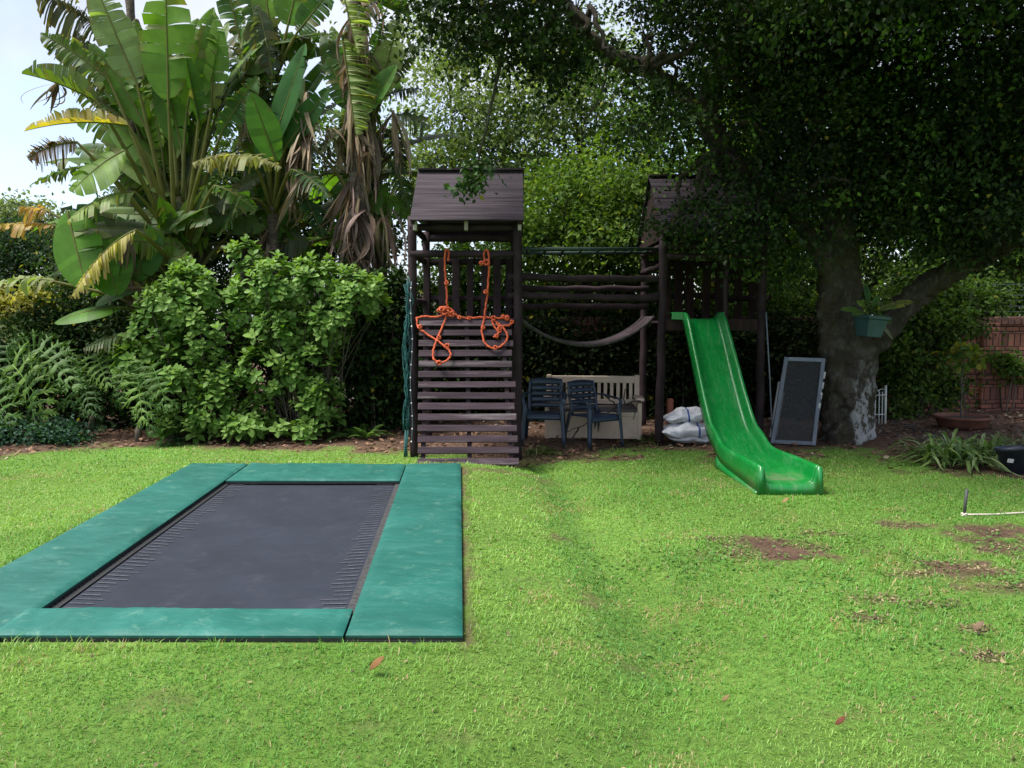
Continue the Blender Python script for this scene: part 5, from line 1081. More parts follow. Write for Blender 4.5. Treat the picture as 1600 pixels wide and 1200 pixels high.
palm('wild banana palm in the middle with dark upright paddle leaves', 435, P2,
  [([(432, 690, P2), (430, 560, P2), (428, 420, P2), (428, 300, P2)], .16, .09), ([(380, 690, P2 + .5), (385, 400, P2 + .5), (392, 200, P2 + .5), (398, 100, P2 + .5)], .10, .07)], [
  LF((428, 320, P2), (424, 232, P2 - .3), (478, 68, P2 - .4), .48, tear=.05, col=(.03, .105, .03), fold=.35, droop=.0, face=(-.5, -1, .1)),
  LF((426, 330, P2), (432, 252, P2 - .5), (392, 145, P2 - .7), .46, tear=.03, col=(.06, .16, .03), fold=.2, droop=.0, face=(.3, -1, .1)),
  LF((430, 320, P2), (446, 230, P2 - .3), (515, 135, P2 - .4), .38, tear=.1, col=(.025, .08, .018), fold=.4, droop=.0),
  LF((428, 330, P2), (418, 262, P2 - .2), (425, 175, P2 - .2), .5, tear=.03, col=(.055, .15, .03), fold=.15, droop=.0),
  LF((425, 130, P2 + .4), (422, 45, P2 + .3), (405, -90, P2 + .3), .62, tear=.1, col=(.10, .19, .03), fold=.2, droop=.05),
  LF((430, 130, P2 + .4), (450, 40, P2 + .2), (475, -70, P2 + .2), .70, tear=.2, col=gA, fold=.2, droop=.05),
  LF((430, 120, P2 + .4), (465, 50, P2 + .1), (520, -20, P2), .5, tear=.35, col=gC, fold=.3, droop=.1),
  LF((428, 340, P2), (455, 265, P2 - .6), (515, 310, P2 - .8), .50, tear=.85, col=(.06, .12, .06), sag=.18, droop=.4, face=UP),
  LF((425, 335, P2), (390, 245, P2 - .5), (300, 255, P2 - .8), .44, tear=.95, col=(.18, .20, .09), sag=.15, droop=.5, face=UP),
  LF((395, 120, P2 + .5), (375, 60, P2 + .5), (345, -60, P2 + .6), .45, tear=.6, col=gC, droop=.2),
  LF((395, 110, P2 + .5), (362, 75, P2 + .5), (300, 95, P2 + .5), .45, tear=.7, col=gC, sag=.2, droop=.4, face=UP),
  LF((428, 340, P2), (395, 310, P2 - .4), (340, 370, P2 - .5), .45, tear=.4, col=(.03, .08, .02), sag=.15, droop=.3, face=UP),
  LF((430, 340, P2), (470, 300, P2 - .3), (505, 370, P2 - .4), .45, tear=.5, col=(.025, .07, .025), sag=.15, droop=.3, face=UP)],
  (10, (430, 330, P2)), 302, [((395, 110, P2 + .3), (392, 230, P2 + .2), .07, 14), ((470, 170, P2), (480, 260, P2), .12, 16), ((420, 360, P2), (415, 420, P2 - .1), .09, 14), ((470, 200, P2 + .2), (455, 300, P2 + .2), .1, 14)],
  [(340, 540, 40, 260, (428, 330), 22, .2, 1.2), (340, 540, 250, 430, (430, 370), 14, .0, 1.0), (320, 540, -60, 100, (410, 130), 14, .1, 1.0)])
P3 = 12.2; rr_ = np.random.default_rng(33)
palm('tall wild banana palm nearest the tower with a bare brown trunk and hanging dead leaves', 560, P3,
  [([(572, 700, P3), (570, 560, P3), (566, 420, P3), (560, 300, P3), (556, 180, P3), (556, 60, P3), (552, -80, P3)], .15, .11), ([(600, 690, P3 + .5), (596, 420, P3 + .5), (588, 220, P3 + .5)], .11, .06)], [
  LF((556, 60, P3), (535, 60, P3 - .4), (556, 212, P3 - .5), .82, tear=.9, col=(.17, .24, .09), col2=(.13, .19, .06), halves=(0, 1), fold=.05, droop=.12, face=(-.1, -1, .1), K=34),
  LF((552, -40, P3), (525, -60, P3 - .5), (558, 84, P3 - .6), .68, tear=.9, col=(.20, .27, .10), col2=(.16, .22, .07), halves=(0, 1), fold=.05, droop=.12, face=(-.1, -1, .1), K=30),
  LF((560, 240, P3), (570, 180, P3 - .3), (620, 102, P3 - .4), .44, tear=.1, col=(.06, .15, .03), fold=.5, droop=.0, face=(-.6, -1, .2)),
  LF((562, 240, P3), (590, 160, P3), (625, 20, P3), .5, tear=.5, col=(.16, .22, .08), droop=.15),
  LF((560, 180, P3), (612, 100, P3 + .2), (668, 72, P3 + .2), .55, tear=.75, col=(.08, .14, .05), sag=.18, droop=.2, face=(0, -.7, .8)),
  LF((562, 260, P3), (612, 180, P3 + .1), (672, 200, P3 + .1), .55, tear=.75, col=(.08, .13, .06), sag=.22, droop=.35, face=(0, -.6, .9)),
  LF((562, 260, P3), (600, 150, P3 + .3), (660, 140, P3 + .3), .50, tear=.9, col=(.035, .055, .035), sag=.15, droop=.35, face=UP),
  LF((562, 280, P3), (600, 200, P3 + .1), (630, 270, P3), .48, tear=.8, col=(.03, .06, .025), sag=.2, droop=.3, face=(.4, -.8, .5)),
  LF((566, 300, P3), (610, 250, P3 - .1), (640, 330, P3 - .1), .45, tear=.7, col=(.04, .085, .03), sag=.15, droop=.3, face=UP),
  LF((553, -30, P3), (600, -30, P3), (640, 30, P3 + .2), .5, tear=.5, col=(.12, .18, .06), sag=.15, droop=.3, face=UP),
  LF((558, 230, P3), (548, 170, P3), (512, 90, P3), .45, tear=.4, col=gC, droop=.1),
  LF((560, 280, P3), (540, 200, P3 - .1), (500, 240, P3 - .2), .45, tear=.6, col=(.03, .06, .03), sag=.2, droop=.3, face=UP)],
  (8, (562, 240, P3)), 303, [((566, 180, P3 - .15), (578, 300, P3 - .2), .06, 14), ((560, 20, P3 - .15), (566, 110, P3 - .2), .06, 14), ((556, 90, P3 - .15), (548, 260, P3 - .2), .05, 10), ((560, 320, P3 - .1), (520, 415, P3 - .3), .08, 9), ((570, 330, P3 - .1), (540, 400, P3 - .4), .09, 9), ((585, 300, P3 + .2), (610, 420, P3), .08, 9), ((550, 280, P3), (500, 380, P3 - .2), .08, 9), ((556, 20, P3 - .1), (540, 140, P3 - .2), .06, 12)] + [((558 + rr_.uniform(-12, 12), y_, P3 + rr_.uniform(-.2, .1)), (562 + rr_.uniform(-28, 30), y_ + rr_.uniform(50, 110), P3 + rr_.uniform(-.35, .1)), .06, 9) for y_ in range(-20, 400, 22)] + [((x_, y_, P3 + rr_.uniform(-.5, .5)), (x_ + rr_.uniform(-25, 25), y_ + rr_.uniform(60, 110), P3 + rr_.uniform(-.5, .4)), .07, 11) for x_, y_ in zip(rr_.uniform(450, 625, 12), rr_.uniform(130, 350, 12))],
  [(500, 660, 10, 260, (560, 240), 18, .1, 1.0), (510, 650, 240, 420, (568, 330), 10, .1, .8), (520, 680, -80, 60, (553, -10), 8, .0, .8)])
# ------------------------------------------------------------------ round leaved flowering shrub at left
def rosette_shrub(label, px, Y, blobs, nros, seed, cA=(.075, .165, .024), cB=(.18, .29, .065), leaf=.125, front=True, name='hydrangea_bush', per=9, grp='broad leaved bushes in front of the palms'):
    rng = np.random.default_rng(seed); bx = float(at(px, 690, Y)[0]); t = thing(name, label, 'shrub', (bx, Y, 0), 0, grp)
    B = np.array([(*at(a, b, Y + dY), rx, ry, rz) for a, b, dY, rx, ry, rz in blobs]); w = B[:, 3] * B[:, 5]; idx = rng.choice(len(B), nros, p=w / w.sum()); b = B[idx]
    d = unit(rng.normal(0, 1, (nros, 3)) + np.array([0, -.35, .25])); r = .55 + .5 * rng.uniform(0, 1, nros) ** .6; c = b[:, :3] + d * b[:, 3:6] * r[:, None]
    k = c[:, 2] > .12; c = c[k]; d = d[k]; r = r[k]; nros = len(c)
    ax = unit(d * .55 + np.array([0, -.15, .75]) + rng.normal(0, .18, (nros, 3)))
    e1 = unit(np.cross(ax, rng.normal(0, 1, (nros, 3)))); e2 = np.cross(ax, e1)
    ph = (np.arange(per) * 2.4)[None] + rng.uniform(0, 6, (nros, 1)); el = np.linspace(.05, .95, per)[None] + rng.normal(0, .12, (nros, per))
    rad = e1[:, None] * np.cos(ph)[..., None] + e2[:, None] * np.sin(ph)[..., None]
    D = rad * np.cos(el)[..., None] + ax[:, None] * np.sin(el)[..., None]; N = ax[:, None] * np.cos(el)[..., None] - rad * np.sin(el)[..., None]
    P = c[:, None] - ax[:, None] * (np.linspace(.10, 0, per)[None, :, None]) + D * .012
    L = leaf * rng.uniform(.7, 1.25, (nros, 1)) * np.linspace(1.05, .6, per)[None] * rng.uniform(.85, 1.15, (nros, per))
    tcol = np.clip(rng.normal(.45, .25, (nros, 1)) + np.linspace(-.2, .35, per)[None] + rng.normal(0, .08, (nros, per)), 0, 1)[..., None]
    col = (np.asarray(cA) * (1 - tcol) + np.asarray(cB) * tcol) * rng.uniform(.85, 1.15, (nros, per, 1))
    V, f, cc = leaf_cloud(P.reshape(-1, 3), D.reshape(-1, 3), N.reshape(-1, 3), L.ravel(), L.ravel() * .36, col.reshape(-1, 3), 'oval', .3, .22)
    build('foliage', V, [f], M['leaf_shrub'], t, col=cc, smooth=True)
    mb = MB(); sel = rng.choice(nros, min(70, nros), replace=False); st = [np.array([bx + rng.normal(0, .25), Y + .1 + rng.normal(0, .15), -.03]) for _ in sel]; twigset(mb, st, [c[i] - ax[i] * .08 for i in sel], .013, .005, rng, 5)
    mb.build('stem', M['stem'], t, smooth=True); return t
HY = 10.75
rosette_shrub('tall leafy bush in front of the left palm, stepping down to the left', 300, HY, [(300, 450, .1, .40, .35, .40), (270, 480, 0, .45, .4, .4), (240, 520, -.05, .40, .35, .3), (320, 520, 0, .45, .4, .4), (285, 590, -.1, .50, .4, .45), (285, 668, -.35, .4, .25, .16), (380, 665, -.35, .35, .25, .18), (330, 640, -.25, .4, .3, .3), (350, 600, -.1, .45, .35, .45), (290, 650, -.15, .38, .3, .28), (385, 400, .3, .22, .2, .25), (378, 480, .15, .32, .3, .4), (215, 560, -.1, .3, .3, .3)], 470, 401)
rosette_shrub('tall leafy bush below the middle palm with a rounded top', 470, HY, [(440, 440, 0, .45, .4, .35), (500, 430, .1, .4, .4, .3), (560, 455, 0, .40, .35, .35), (520, 500, -.05, .40, .35, .35), (440, 510, 0, .45, .4, .4), (410, 580, -.1, .42, .35, .42), (480, 560, -.05, .40, .35, .40), (500, 620, -.1, .38, .3, .35), (400, 650, -.15, .35, .25, .25), (480, 668, -.3, .3, .2, .16), (430, 672, -.3, .35, .2, .16)], 410, 402)
# dense dark inner growth behind the bushes
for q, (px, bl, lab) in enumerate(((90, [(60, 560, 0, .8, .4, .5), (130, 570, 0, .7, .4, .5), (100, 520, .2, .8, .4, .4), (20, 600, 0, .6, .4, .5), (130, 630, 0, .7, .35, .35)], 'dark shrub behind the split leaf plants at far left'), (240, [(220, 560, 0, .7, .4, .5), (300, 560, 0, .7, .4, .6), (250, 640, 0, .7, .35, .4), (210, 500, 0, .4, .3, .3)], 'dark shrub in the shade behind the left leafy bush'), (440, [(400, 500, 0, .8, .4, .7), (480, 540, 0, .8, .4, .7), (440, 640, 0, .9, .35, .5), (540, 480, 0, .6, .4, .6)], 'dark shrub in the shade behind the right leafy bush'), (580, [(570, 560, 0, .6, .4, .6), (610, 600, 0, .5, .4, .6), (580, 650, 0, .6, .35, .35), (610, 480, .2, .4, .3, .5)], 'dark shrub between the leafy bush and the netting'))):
    shrub(lab, px, 11.75 if q < 3 else 11.5, bl, 240, 40, .085, (.010, .020, .007), (.028, .055, .014), 420 + q, .13, group='dark shrubs under the palms', mat='leaf_shaded')
shrub('yellow variegated bush beyond the left bed', 20, 14.8, [(15, 480, 0, .7, .5, .35), (60, 470, .1, .5, .4, .25), (-30, 490, 0, .6, .4, .4), (20, 525, 0, .6, .4, .3)], 150, 36, .10, (.14, .15, .03), (.42, .38, .10), 431, .12, group=None, name='variegated_bush')
shrub('pale speckled low bush below the yellow bush at far left', 25, 13.2, [(20, 530, 0, .7, .4, .22), (80, 520, 0, .6, .4, .2), (-20, 560, 0, .5, .4, .3)], 120, 36, .08, (.05, .08, .03), (.20, .23, .12), 432, .11, group=None, name='speckled_bush')
# ------------------------------------------------------------------ split leaf philodendrons
def split_leaf(parent, B, Mm, T, width, face, rng, col, lobes=7):
    B, Mm, T = [np.asarray(p, float) for p in (B, Mm, T)]; mb = MB(); L = np.linalg.norm(T - Mm)
    t = np.linspace(0, 1, 6)[:, None]; c = (B + Mm) / 2 + np.array([0, 0, .12]); mb.tube(B * (1 - t) ** 2 + 2 * c * t * (1 - t) + Mm * t * t, .009, 6, col=np.asarray(col) * 1.1)
    ax = (T - Mm) / L; fc = np.asarray(face, float); n = unit(fc - ax * (fc @ ax)); s = np.cross(ax, n)
    mid = lambda u: Mm + ax * L * u - np.array([0, 0, 1.0]) * L * .22 * u * u
    mb.tube([mid(u) + n * .004 for u in np.linspace(0, .97, 8)], np.linspace(.006, .002, 8), 5, col=np.asarray(col) * 1.8 + .02)
    for sg in (1, -1):
        for q in range(lobes):
            u = (q + .35) / lobes; ll = width / 2 * (math.sin(PI * (.30 + .66 * u)) ** .6) * rng.uniform(.8, 1.15); ang = math.radians(125 - 105 * u) + rng.normal(0, .09); wd = L / lobes * rng.uniform(.22, .30)
            d = s * sg * math.sin(ang) + ax * math.cos(ang); pd = np.cross(n, d); k = np.linspace(0, 1, 7); rows = []
            for f in k:
                w_ = wd * (1.15 - .25 * f + .35 * math.sin(PI * f * 1.0 + .3) * 0) * (1 if f < .75 else (1 - ((f - .75) / .26) ** 2)) * (.85 + .45 * math.sin(f * 9 + q * 1.7) * (.2 < f < .8))
                p = mid(u) + d * ll * f + n * ll * (.22 * f - .55 * f * f) + rng.normal(0, .004, 3); rows.append([p - pd * w_, p + n * .006, p + pd * w_])
            lc = np.asarray(col) * rng.uniform(.85, 1.2); mb.grid(np.array(rows), col=lc)
            for f0, an, sc_ in ((.38, .75, .42), (.42, -.75, .42), (.62, .6, .34), (.66, -.6, .34)):
                p0 = mid(u) + d * ll * f0 + n * ll * (.22 * f0 - .55 * f0 * f0); d2 = d * math.cos(an) + pd * math.sin(an) * (1 if sg > 0 else 1); l2 = ll * sc_ * rng.uniform(.8, 1.2); p2 = np.cross(n, d2)
                mb.grid(np.array([[p0 + d2 * l2 * g - p2 * wd * .42 * q_ , p0 + d2 * l2 * g - n * l2 * .25 * g * g, p0 + d2 * l2 * g + p2 * wd * .42 * q_] for g, q_ in ((0, 1), (.5, .9), (.8, .55), (1, .05))]), col=lc)
    return mb.build('leaf', M['leaf_shrub'], parent, smooth=True)
def philo(label, px, py, Y, leaves, seed):
    rng = np.random.default_rng(seed); b = at(px, py, Y); b[2] = gz(b[0], b[1]); t = thing('split_leaf_plant', label, 'plant', tuple(b), 0, 'split leaf plants in the left bed')
    mb = MB(); mb.tube([b - (0, 0, .05), b + (0, .02, .15), b + (.03, .05, .3)], [.05, .045, .03], 8, wob=.1); mb.build('stem', M['stem'], t, smooth=True)
    for (mx, my, tx, ty, w, dY, cl) in leaves: split_leaf(t, b + (0, .05, .28), at(mx, my, Y + dY), at(tx, ty, Y + dY - .25), w, (rng.normal(0, .35), -1.0, .45 + rng.normal(0, .2)), rng, cl)
    return t
pg1, pg2, pg3 = (.055, .12, .018), (.030, .075, .012), (.11, .19, .034)
philo('split leaf plant at the far left edge of the bed', 10, 650, 10.7, [(20, 570, 75, 630, .75, -.1, pg3), (-5, 560, -60, 620, .7, 0, pg1), (60, 545, 120, 590, .7, .1, pg1), (10, 540, 20, 600, .65, .1, pg2), (-20, 600, 20, 650, .6, -.2, pg1), (40, 600, 60, 665, .5, -.2, pg2), (70, 540, 20, 535, .6, .3, pg1)], 501)
philo('split leaf plant in the middle of the left bed', 140, 650, 10.9, [(150, 555, 168, 592, .62, -.1, pg3), (125, 565, 110, 620, .7, 0, pg1), (165, 570, 190, 620, .5, .1, pg2), (130, 590, 140, 635, .55, -.2, pg2), (110, 550, 60, 575, .6, .2, pg1), (165, 535, 185, 565, .45, .1, pg1)], 502)
philo('split leaf plant poking out beside the leafy bush', 215, 655, 10.55, [(215, 585, 222, 645, .58, -.25, pg3), (238, 572, 262, 625, .58, -.2, pg1), (205, 575, 190, 615, .45, -.1, pg1), (225, 620, 235, 668, .35, -.3, pg2)], 503)
# low plants along the bed edge
shrub('mat of small blue green groundcover at the left end of the bed', 60, 10.45, [(30, 672, 0, .5, .3, .14), (85, 675, 0, .45, .3, .13), (-30, 668, 0, .5, .3, .15), (110, 690, -.05, .3, .2, .08), (40, 692, -.1, .4, .2, .08)], 260, 30, .05, (.02, .055, .030), (.055, .12, .075), 440, .08, group=None, name='groundcover_plant', asp=.42)
def strappy(label, cx, cy, Y, n, L, seed, cA, cB, w=.014, name='strappy_plant', cat='plant', grp='strap leaved clumps by the brick wall', spread=.12, el=(.35, 1.35), mat='leaf_strap', white=.25):
    rng = np.random.default_rng(seed); b = G(cx, cy, .03); b[2] = gz(b[0], b[1]); mb = MB()
    for q in range(n):
        az = rng.uniform(0, 2 * PI); e = rng.uniform(*el); l = L * rng.uniform(.55, 1.15); p = b + np.array([rng.normal(0, spread), rng.normal(0, spread * .7), 0]); d = np.array([math.cos(az), math.sin(az), 0]); k = np.linspace(0, 1, 8)
        P = np.array([p + d * l * f * math.cos(e) * (1 + .3 * f) + np.array([0, 0, 1.0]) * (l * f * math.sin(e) - l * (.45 + .4 * math.cos(e)) * f ** 2.4) for f in k]); P[:, 2] = np.maximum(P[:, 2], b[2] + .012)
        sd = np.cross(unit(np.gradient(P, axis=0)), np.array([0, 0, 1.0])); sd = unit(sd + 1e-6); ww = (w * np.minimum(1, (1 - k) * 3.2 + .03) * (.7 + .5 * np.sin(PI * k)))[:, None]; t = rng.uniform()
        c = (np.asarray(cA) * (1 - t) + np.asarray(cB) * t); Cc = np.repeat(np.broadcast_to(c, (8, 1, 3)), 3, 1).copy()
        if rng.uniform() < white: Cc[:, [0, 2]] = Cc[:, [0, 2]] * .4 + np.array([.32, .36, .22]) * .6
        mb.grid(np.stack([P - sd * ww, P - (0, 0, .004), P + sd * ww], 1), col=Cc.reshape(-1, 3))
    t = thing(name, label, cat, tuple(b), 0, grp); mb.build('leaves', M[mat], t, smooth=True); return t
strappy('dense strap leaved clump directly below the terracotta bowl', 1500, 722, 9.75, 170, .66, 601, (.05, .11, .025), (.18, .27, .08), .016, spread=.2, el=(.5, 1.45))
strappy('strap leaved clump behind the dark blue pot', 1545, 715, 9.95, 100, .55, 602, (.05, .11, .03), (.15, .22, .08), .014, spread=.16)
strappy('small pale strap leaved tuft at the left of the dense clump', 1455, 712, 9.8, 46, .42, 603, (.08, .12, .05), (.22, .25, .14), .012, spread=.1)
strappy('dry grassy tuft just above the dark blue pot', 1592, 700, 10.2, 60, .45, 604, (.10, .11, .05), (.22, .2, .1), .009, spread=.15)
def fern(label, cx, cy, Y, n, L, seed, cA, cB):
    rng = np.random.default_rng(seed); b = at(cx, cy, Y); b[2] = gz(b[0], b[1]); t = thing('fern', label, 'fern', tuple(b), 0, 'ferns at the foot of the left bushes')
    mb = MB()
    for q in range(n):
        az = rng.uniform(0, 2 * PI); e = rng.uniform(.5, 1.2); l = L * rng.uniform(.7, 1.15); d = np.array([math.cos(az), math.sin(az), 0]); sd = np.array([-d[1], d[0], 0])
        f = lambda k: b + d * l * k * math.cos(e) * 1.15 + np.array([0, 0, 1.]) * (l * k * math.sin(e) - l * .5 * k ** 2.2)
        c = np.asarray(cA) + (np.asarray(cB) - cA) * rng.uniform()
        mb.tube([f(k) for k in np.linspace(0, 1, 7)], .003, 4, col=c)
        for k in np.linspace(.12, .97, 16):
            pl = l * .24 * math.sin(PI * (k * .85 + .1)); p = f(k)
            for s in (1, -1):
                v = sd * s * .9 + d * .35 + np.array([0, 0, -.15]); tip = p + v * pl; w = np.array([d[0], d[1], 0]) * l * .022; mb.add([p - w, p + w, tip], f3=[[0, 1, 2]], col=c * rng.uniform(.85, 1.15))
    mb.build('fronds', M['leaf_strap'], t); return t
fern('bright green fern right of the leafy bush foot', 572, 694, 10.6, 16, .42, 611, np.array([.08, .18, .025]), np.array([.15, .26, .04]))
fern('darker fern close to the leafy bush foot', 540, 692, 10.7, 16, .40, 612, np.array([.03, .08, .015]), np.array([.07, .14, .025]))
fern('small fern at the foot of the left leafy bush', 278, 694, 10.35, 14, .26, 613, np.array([.03, .08, .03]), np.array([.06, .13, .04]))
strappy('broad leaved dark plant under the split leaf plants', 155, 672, 10.7, 14, .55, 614, (.03, .07, .035), (.06, .11, .05), .05, 'broad_leaf_plant', 'plant', None, .05, (.5, 1.1), white=0)
strappy('wispy weeds around the feet of the left blue chair', 842, 706, 10.0, 70, .24, 615, (.05, .10, .02), (.14, .17, .05), .006, 'weed_tuft', 'weeds', 'weeds by the bench', .18, white=0)
strappy('wispy weeds beside the bench end and right tower post', 1015, 690, 10.6, 60, .26, 616, (.05, .10, .02), (.12, .16, .04), .006, 'weed_tuft', 'weeds', 'weeds by the bench', .14, white=0)
# plant in the tree pot and the sapling
rng = np.random.default_rng(620); top = pc + np.array([.02, 0, .24])
for tx, ty, w, dY, cl in ((1352, 444, .09, 0, (.03, .09, .03)), (1338, 470, .07, .02, (.10, .17, .03)), (1312, 484, .08, -.05, (.07, .14, .03)), (1372, 462, .08, -.03, (.04, .10, .03)), (1400, 478, .08, -.1, (.09, .13, .035)), (1428, 472, .11, -.08, (.14, .16, .04)), (1394, 505, .09, -.12, (.05, .11, .03)), (1396, 532, .05, -.1, (.16, .17, .12)), (1330, 492, .07, -.1, (.06, .12, .03)), (1362, 478, .06, -.1, (.03, .08, .02))):
    tip = at(tx, ty, 10.05 + dY); m = top + (tip - top) * .35 + np.array([0, 0, .05]); paddle('leaf', pot, top, m, tip, w, (0, -1, .5), tear=.0, col=cl, sag=.12, fold=.25, rng=rng, droop=.05, prad=(.006, .004), petcol=(.06, .10, .03), K=8)
mb = MB(); limb(mb, [bc + (-.02, 0, .14), at(1502, 625, bc[1]), at(1503, 590, bc[1]), at(1504, 555, bc[1])], .014, .008, rng, 6, .008); limb(mb, [bc + (.05, 0, .14), at(1507, 620, bc[1]), at(1505, 595, bc[1])], .008, .006, rng, 5, .005); mb.build('stem', M['twig'], bowl, smooth=True)
sb = [(*at(1516, 560, bc[1]), .16, .15, .09), (*at(1498, 550, bc[1]), .14, .14, .08), (*at(1522, 575, bc[1]), .12, .12, .07)]
crown('foliage', sb, 16, 8, .07, .11, (.07, .14, .025), (.30, .28, .03), M['leaf_shrub'], bowl, rng, asp=.36, shape='oval', yellow=.2)
# ------------------------------------------------------------------ leaf litter (uncountable) and a few single fallen leaves
rl = np.random.default_rng(71); n = 16000
lx = rl.uniform(-8, 9, n); ly = rl.uniform(8.6, 13.7, n); k = (rl.uniform(0, 1, n) < soil(lx, ly) * (.35 + .65 * fbm(lx, ly, 1.2, 91))) & (tdist(lx, ly) > .1); lx, ly = lx[k], ly[k]; n = len(lx)
az = rl.uniform(0, 2 * PI, n); D = np.stack([np.cos(az), np.sin(az), rl.normal(0, .25, n)], 1); N = np.array([0, 0, 1.]) + rl.normal(0, .35, (n, 3)); t = rl.uniform(0, 1, (n, 1)); col = np.array([.065, .036, .024]) * (1 - t) + np.array([.26, .155, .095]) * t
g_ = rl.uniform(0, 1, n) < .06; col[g_] = (.30, .25, .17)
L = .075 * rl.uniform(.4, 1.3, n); V, f, cc = leaf_cloud(np.stack([lx, ly, hgt(lx, ly) + .012 + rl.uniform(0, .015, n)], 1), D, N, L, L * .3, col, 'diamond', .3, -.1)
tag(build('leaf_litter', V, [f], M['dry'], None, col=cc, smooth=False), 'brown fallen leaves and mulch covering the soil under the trees', 'leaf litter', kind='stuff')
pz = [np.stack([rl.normal(cx, rx * .6, 130), rl.normal(cy, ry * .6, 130)], 1) for cx, cy, rx, ry, s in PATCH[:17]] + [np.stack([rl.uniform(-2, 5, 700), rl.uniform(2.3, 8.5, 700)], 1)]
q = np.concatenate(pz); q = q[tdist(q[:, 0], q[:, 1]) > .05]; n = len(q); az = rl.uniform(0, 2 * PI, n); D = np.stack([np.cos(az), np.sin(az), rl.normal(0, .3, n)], 1); N = np.array([0, 0, 1.]) + rl.normal(0, .4, (n, 3)); t = rl.uniform(0, 1, (n, 1)); L = rl.uniform(.008, .035, n)
V, f, cc = leaf_cloud(np.stack([q[:, 0], q[:, 1], hgt(q[:, 0], q[:, 1]) + rl.uniform(.004, .02, n)], 1), D, N, L, L * .22, np.array([.05, .035, .022]) * (1 - t) + np.array([.30, .23, .13]) * t, 'diamond', .3, -.1)
tag(build('lawn_debris', V, [f], M['dry'], None, col=cc, smooth=False), 'tiny dry clippings and crumbs scattered over the bare patches of the lawn', 'debris', kind='stuff')
n = 5200; wx = rl.normal(wc[0], 1.5, n); wy = rl.normal(wc[1], .85, n); k = (fbm(wx, wy, 2.4, 131, 3) > .52) & (tdist(wx, wy) > .05) & (wy > 2.2); wx, wy = wx[k], wy[k]; n = len(wx)
az = rl.uniform(0, 2 * PI, n); D = np.stack([np.cos(az), np.sin(az), rl.normal(.1, .2, n)], 1); N = np.array([0, 0, 1.]) + rl.normal(0, .3, (n, 3)); t = rl.uniform(0, 1, (n, 1)); L = rl.uniform(.012, .032, n)
V, f, cc = leaf_cloud(np.stack([wx, wy, hgt(wx, wy) + rl.uniform(.006, .03, n)], 1), D, N, L, L * .38, np.array([.05, .14, .028]) * (1 - t) + np.array([.13, .25, .05]) * t, 'oval', .25, .2)
tag(build('clover', V, [f], M['leaf_shrub'], None, col=cc, smooth=True), 'small broad leaved weeds growing through the worn grass at right', 'weeds', kind='stuff')
rn_ = np.random.default_rng(77)
mb = MB()
for q in range(70):   # dry sticks among the litter by the wall
    x = rn_.uniform(at(1370, 650, 11)[0], at(1480, 650, 11)[0]) if q < 46 else rn_.uniform(-6, 6); y = rn_.uniform(10.4, 12.2); a_ = rn_.uniform(0, PI); l = rn_.uniform(.12, .45); p = np.array([x, y, gz(x, y) + .03]); d = np.array([math.cos(a_), math.sin(a_), rn_.uniform(-.05, .3)]) * l / 2; mb.tube([p - d, p + rn_.normal(0, .015, 3), p + d], [.008, .007, .004], 5)
tag(mb.build('stick_litter', M['twig'], None, smooth=True), 'dry sticks and twigs lying on the leaf litter by the wall', 'sticks', kind='stuff')
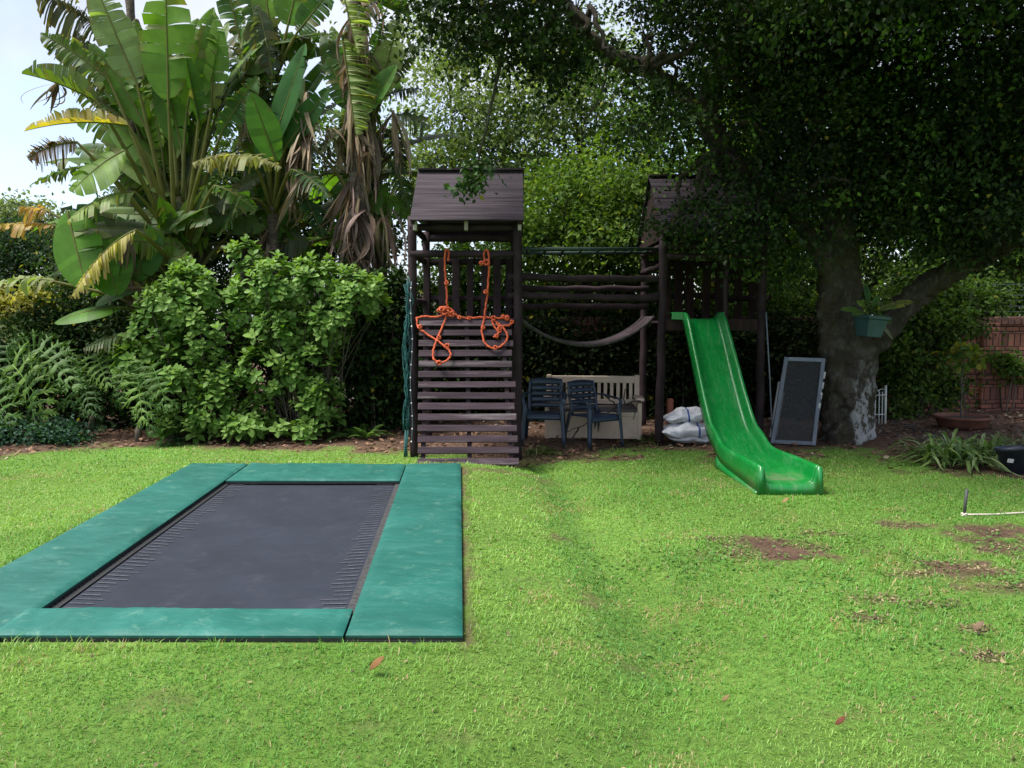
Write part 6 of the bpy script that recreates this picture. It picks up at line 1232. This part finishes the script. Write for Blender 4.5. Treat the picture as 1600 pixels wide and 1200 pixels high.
for px, py, s, cl, lab in ((577, 1069, .06, (.30, .15, .06), 'curled tan dry leaf on the grass in front of the trampoline'), (1305, 1133, .035, (.20, .07, .04), 'small reddish dry leaf on the grass at the bottom right'), (1128, 1078, .03, (.28, .2, .09), 'tiny straw coloured dry leaf on the grass right of the bottom middle'), (1520, 985, .05, (.26, .17, .11), 'pale brown dry leaf on the worn grass at right'), (1222, 787, .05, (.40, .26, .12), 'yellowish dry leaf on the grass just below the slide end'), (20, 715, .09, (.30, .22, .12), 'pale dry leaf on the bed edge at far left')):
    p = G(px, py, .03); p[2] = gz(p[0], p[1]) + .03; V, f, cc = leaf_cloud(p[None], np.array([[.8, .3, .3]]), np.array([[.2, -.5, 1.]]), s * 1.4, s * .30, np.array([cl]) * .8, 'oval', .9, -.5)
    o = build('fallen_leaf', V, [f], M['dry'], None, col=cc * .8, base=tuple(p)); md = o.modifiers.new('th', 'SOLIDIFY'); md.thickness = .002; tag(o, lab, 'leaf', 'dry leaves fallen on the lawn')
# ------------------------------------------------------------------ camera, sky and sun
cam = bpy.data.cameras.new('camera'); co = bpy.data.objects.new('camera', cam); C.objects.link(co)
cam.sensor_width = 36; cam.lens = F / 1600 * 36; cam.clip_end = 2000; cam.clip_start = .05
co.location = (0, 0, CH); co.rotation_euler = (PI / 2 - PITCH, 0, 0); sc.camera = co
SUN = Vector((-.44, -.10, .88)).normalized()
w = bpy.data.worlds.new('World'); sc.world = w; w.use_nodes = True; n = w.node_tree.nodes; l = w.node_tree.links
sky = n.new('ShaderNodeTexSky'); sky.sky_type = 'NISHITA'; sky.sun_disc = False
sky.sun_elevation = math.asin(SUN.z); sky.sun_rotation = math.atan2(SUN.x, SUN.y); sky.dust_density = 1.5
tc = n.new('ShaderNodeTexCoord')
cl = noise_node(n, l, tc.outputs['Generated'], 2.1, 8, .58, .4)
f = ramp(n, l, cl, [(.34, (0, 0, 0)), (.58, (1, 1, 1))])
cb = noise_node(n, l, tc.outputs['Generated'], 4.0, 6, .6, .2)
cc = ramp(n, l, cb, [(.3, (2.3, 2.6, 3.25)), (.7, (3.4, 3.55, 3.95))])
mx = mixc(n, l, f, sky.outputs[0], cc)
bg = n['Background']; l.new(mx, bg.inputs['Color']); bg.inputs['Strength'].default_value = .10
sl = bpy.data.lights.new('sun', 'SUN'); so = bpy.data.objects.new('sun', sl); C.objects.link(so)
sl.energy = 3.0; sl.angle = math.radians(28); sl.color = (1, .965, .91)
so.rotation_euler = SUN.to_track_quat('Z', 'Y').to_euler(); so.location = (-6, 0, 12)
sc.view_settings.view_transform = 'Standard'; sc.view_settings.look = 'None'; sc.view_settings.gamma = 1
sc.view_settings.exposure = 1.6; sc.view_settings.use_curve_mapping = False
sc.render.engine = 'CYCLES'
cy = sc.cycles; cy.max_bounces = 6; cy.diffuse_bounces = 4; cy.glossy_bounces = 2; cy.transmission_bounces = 4; cy.transparent_max_bounces = 6
cy.use_denoising = True; cy.sample_clamp_indirect = 4
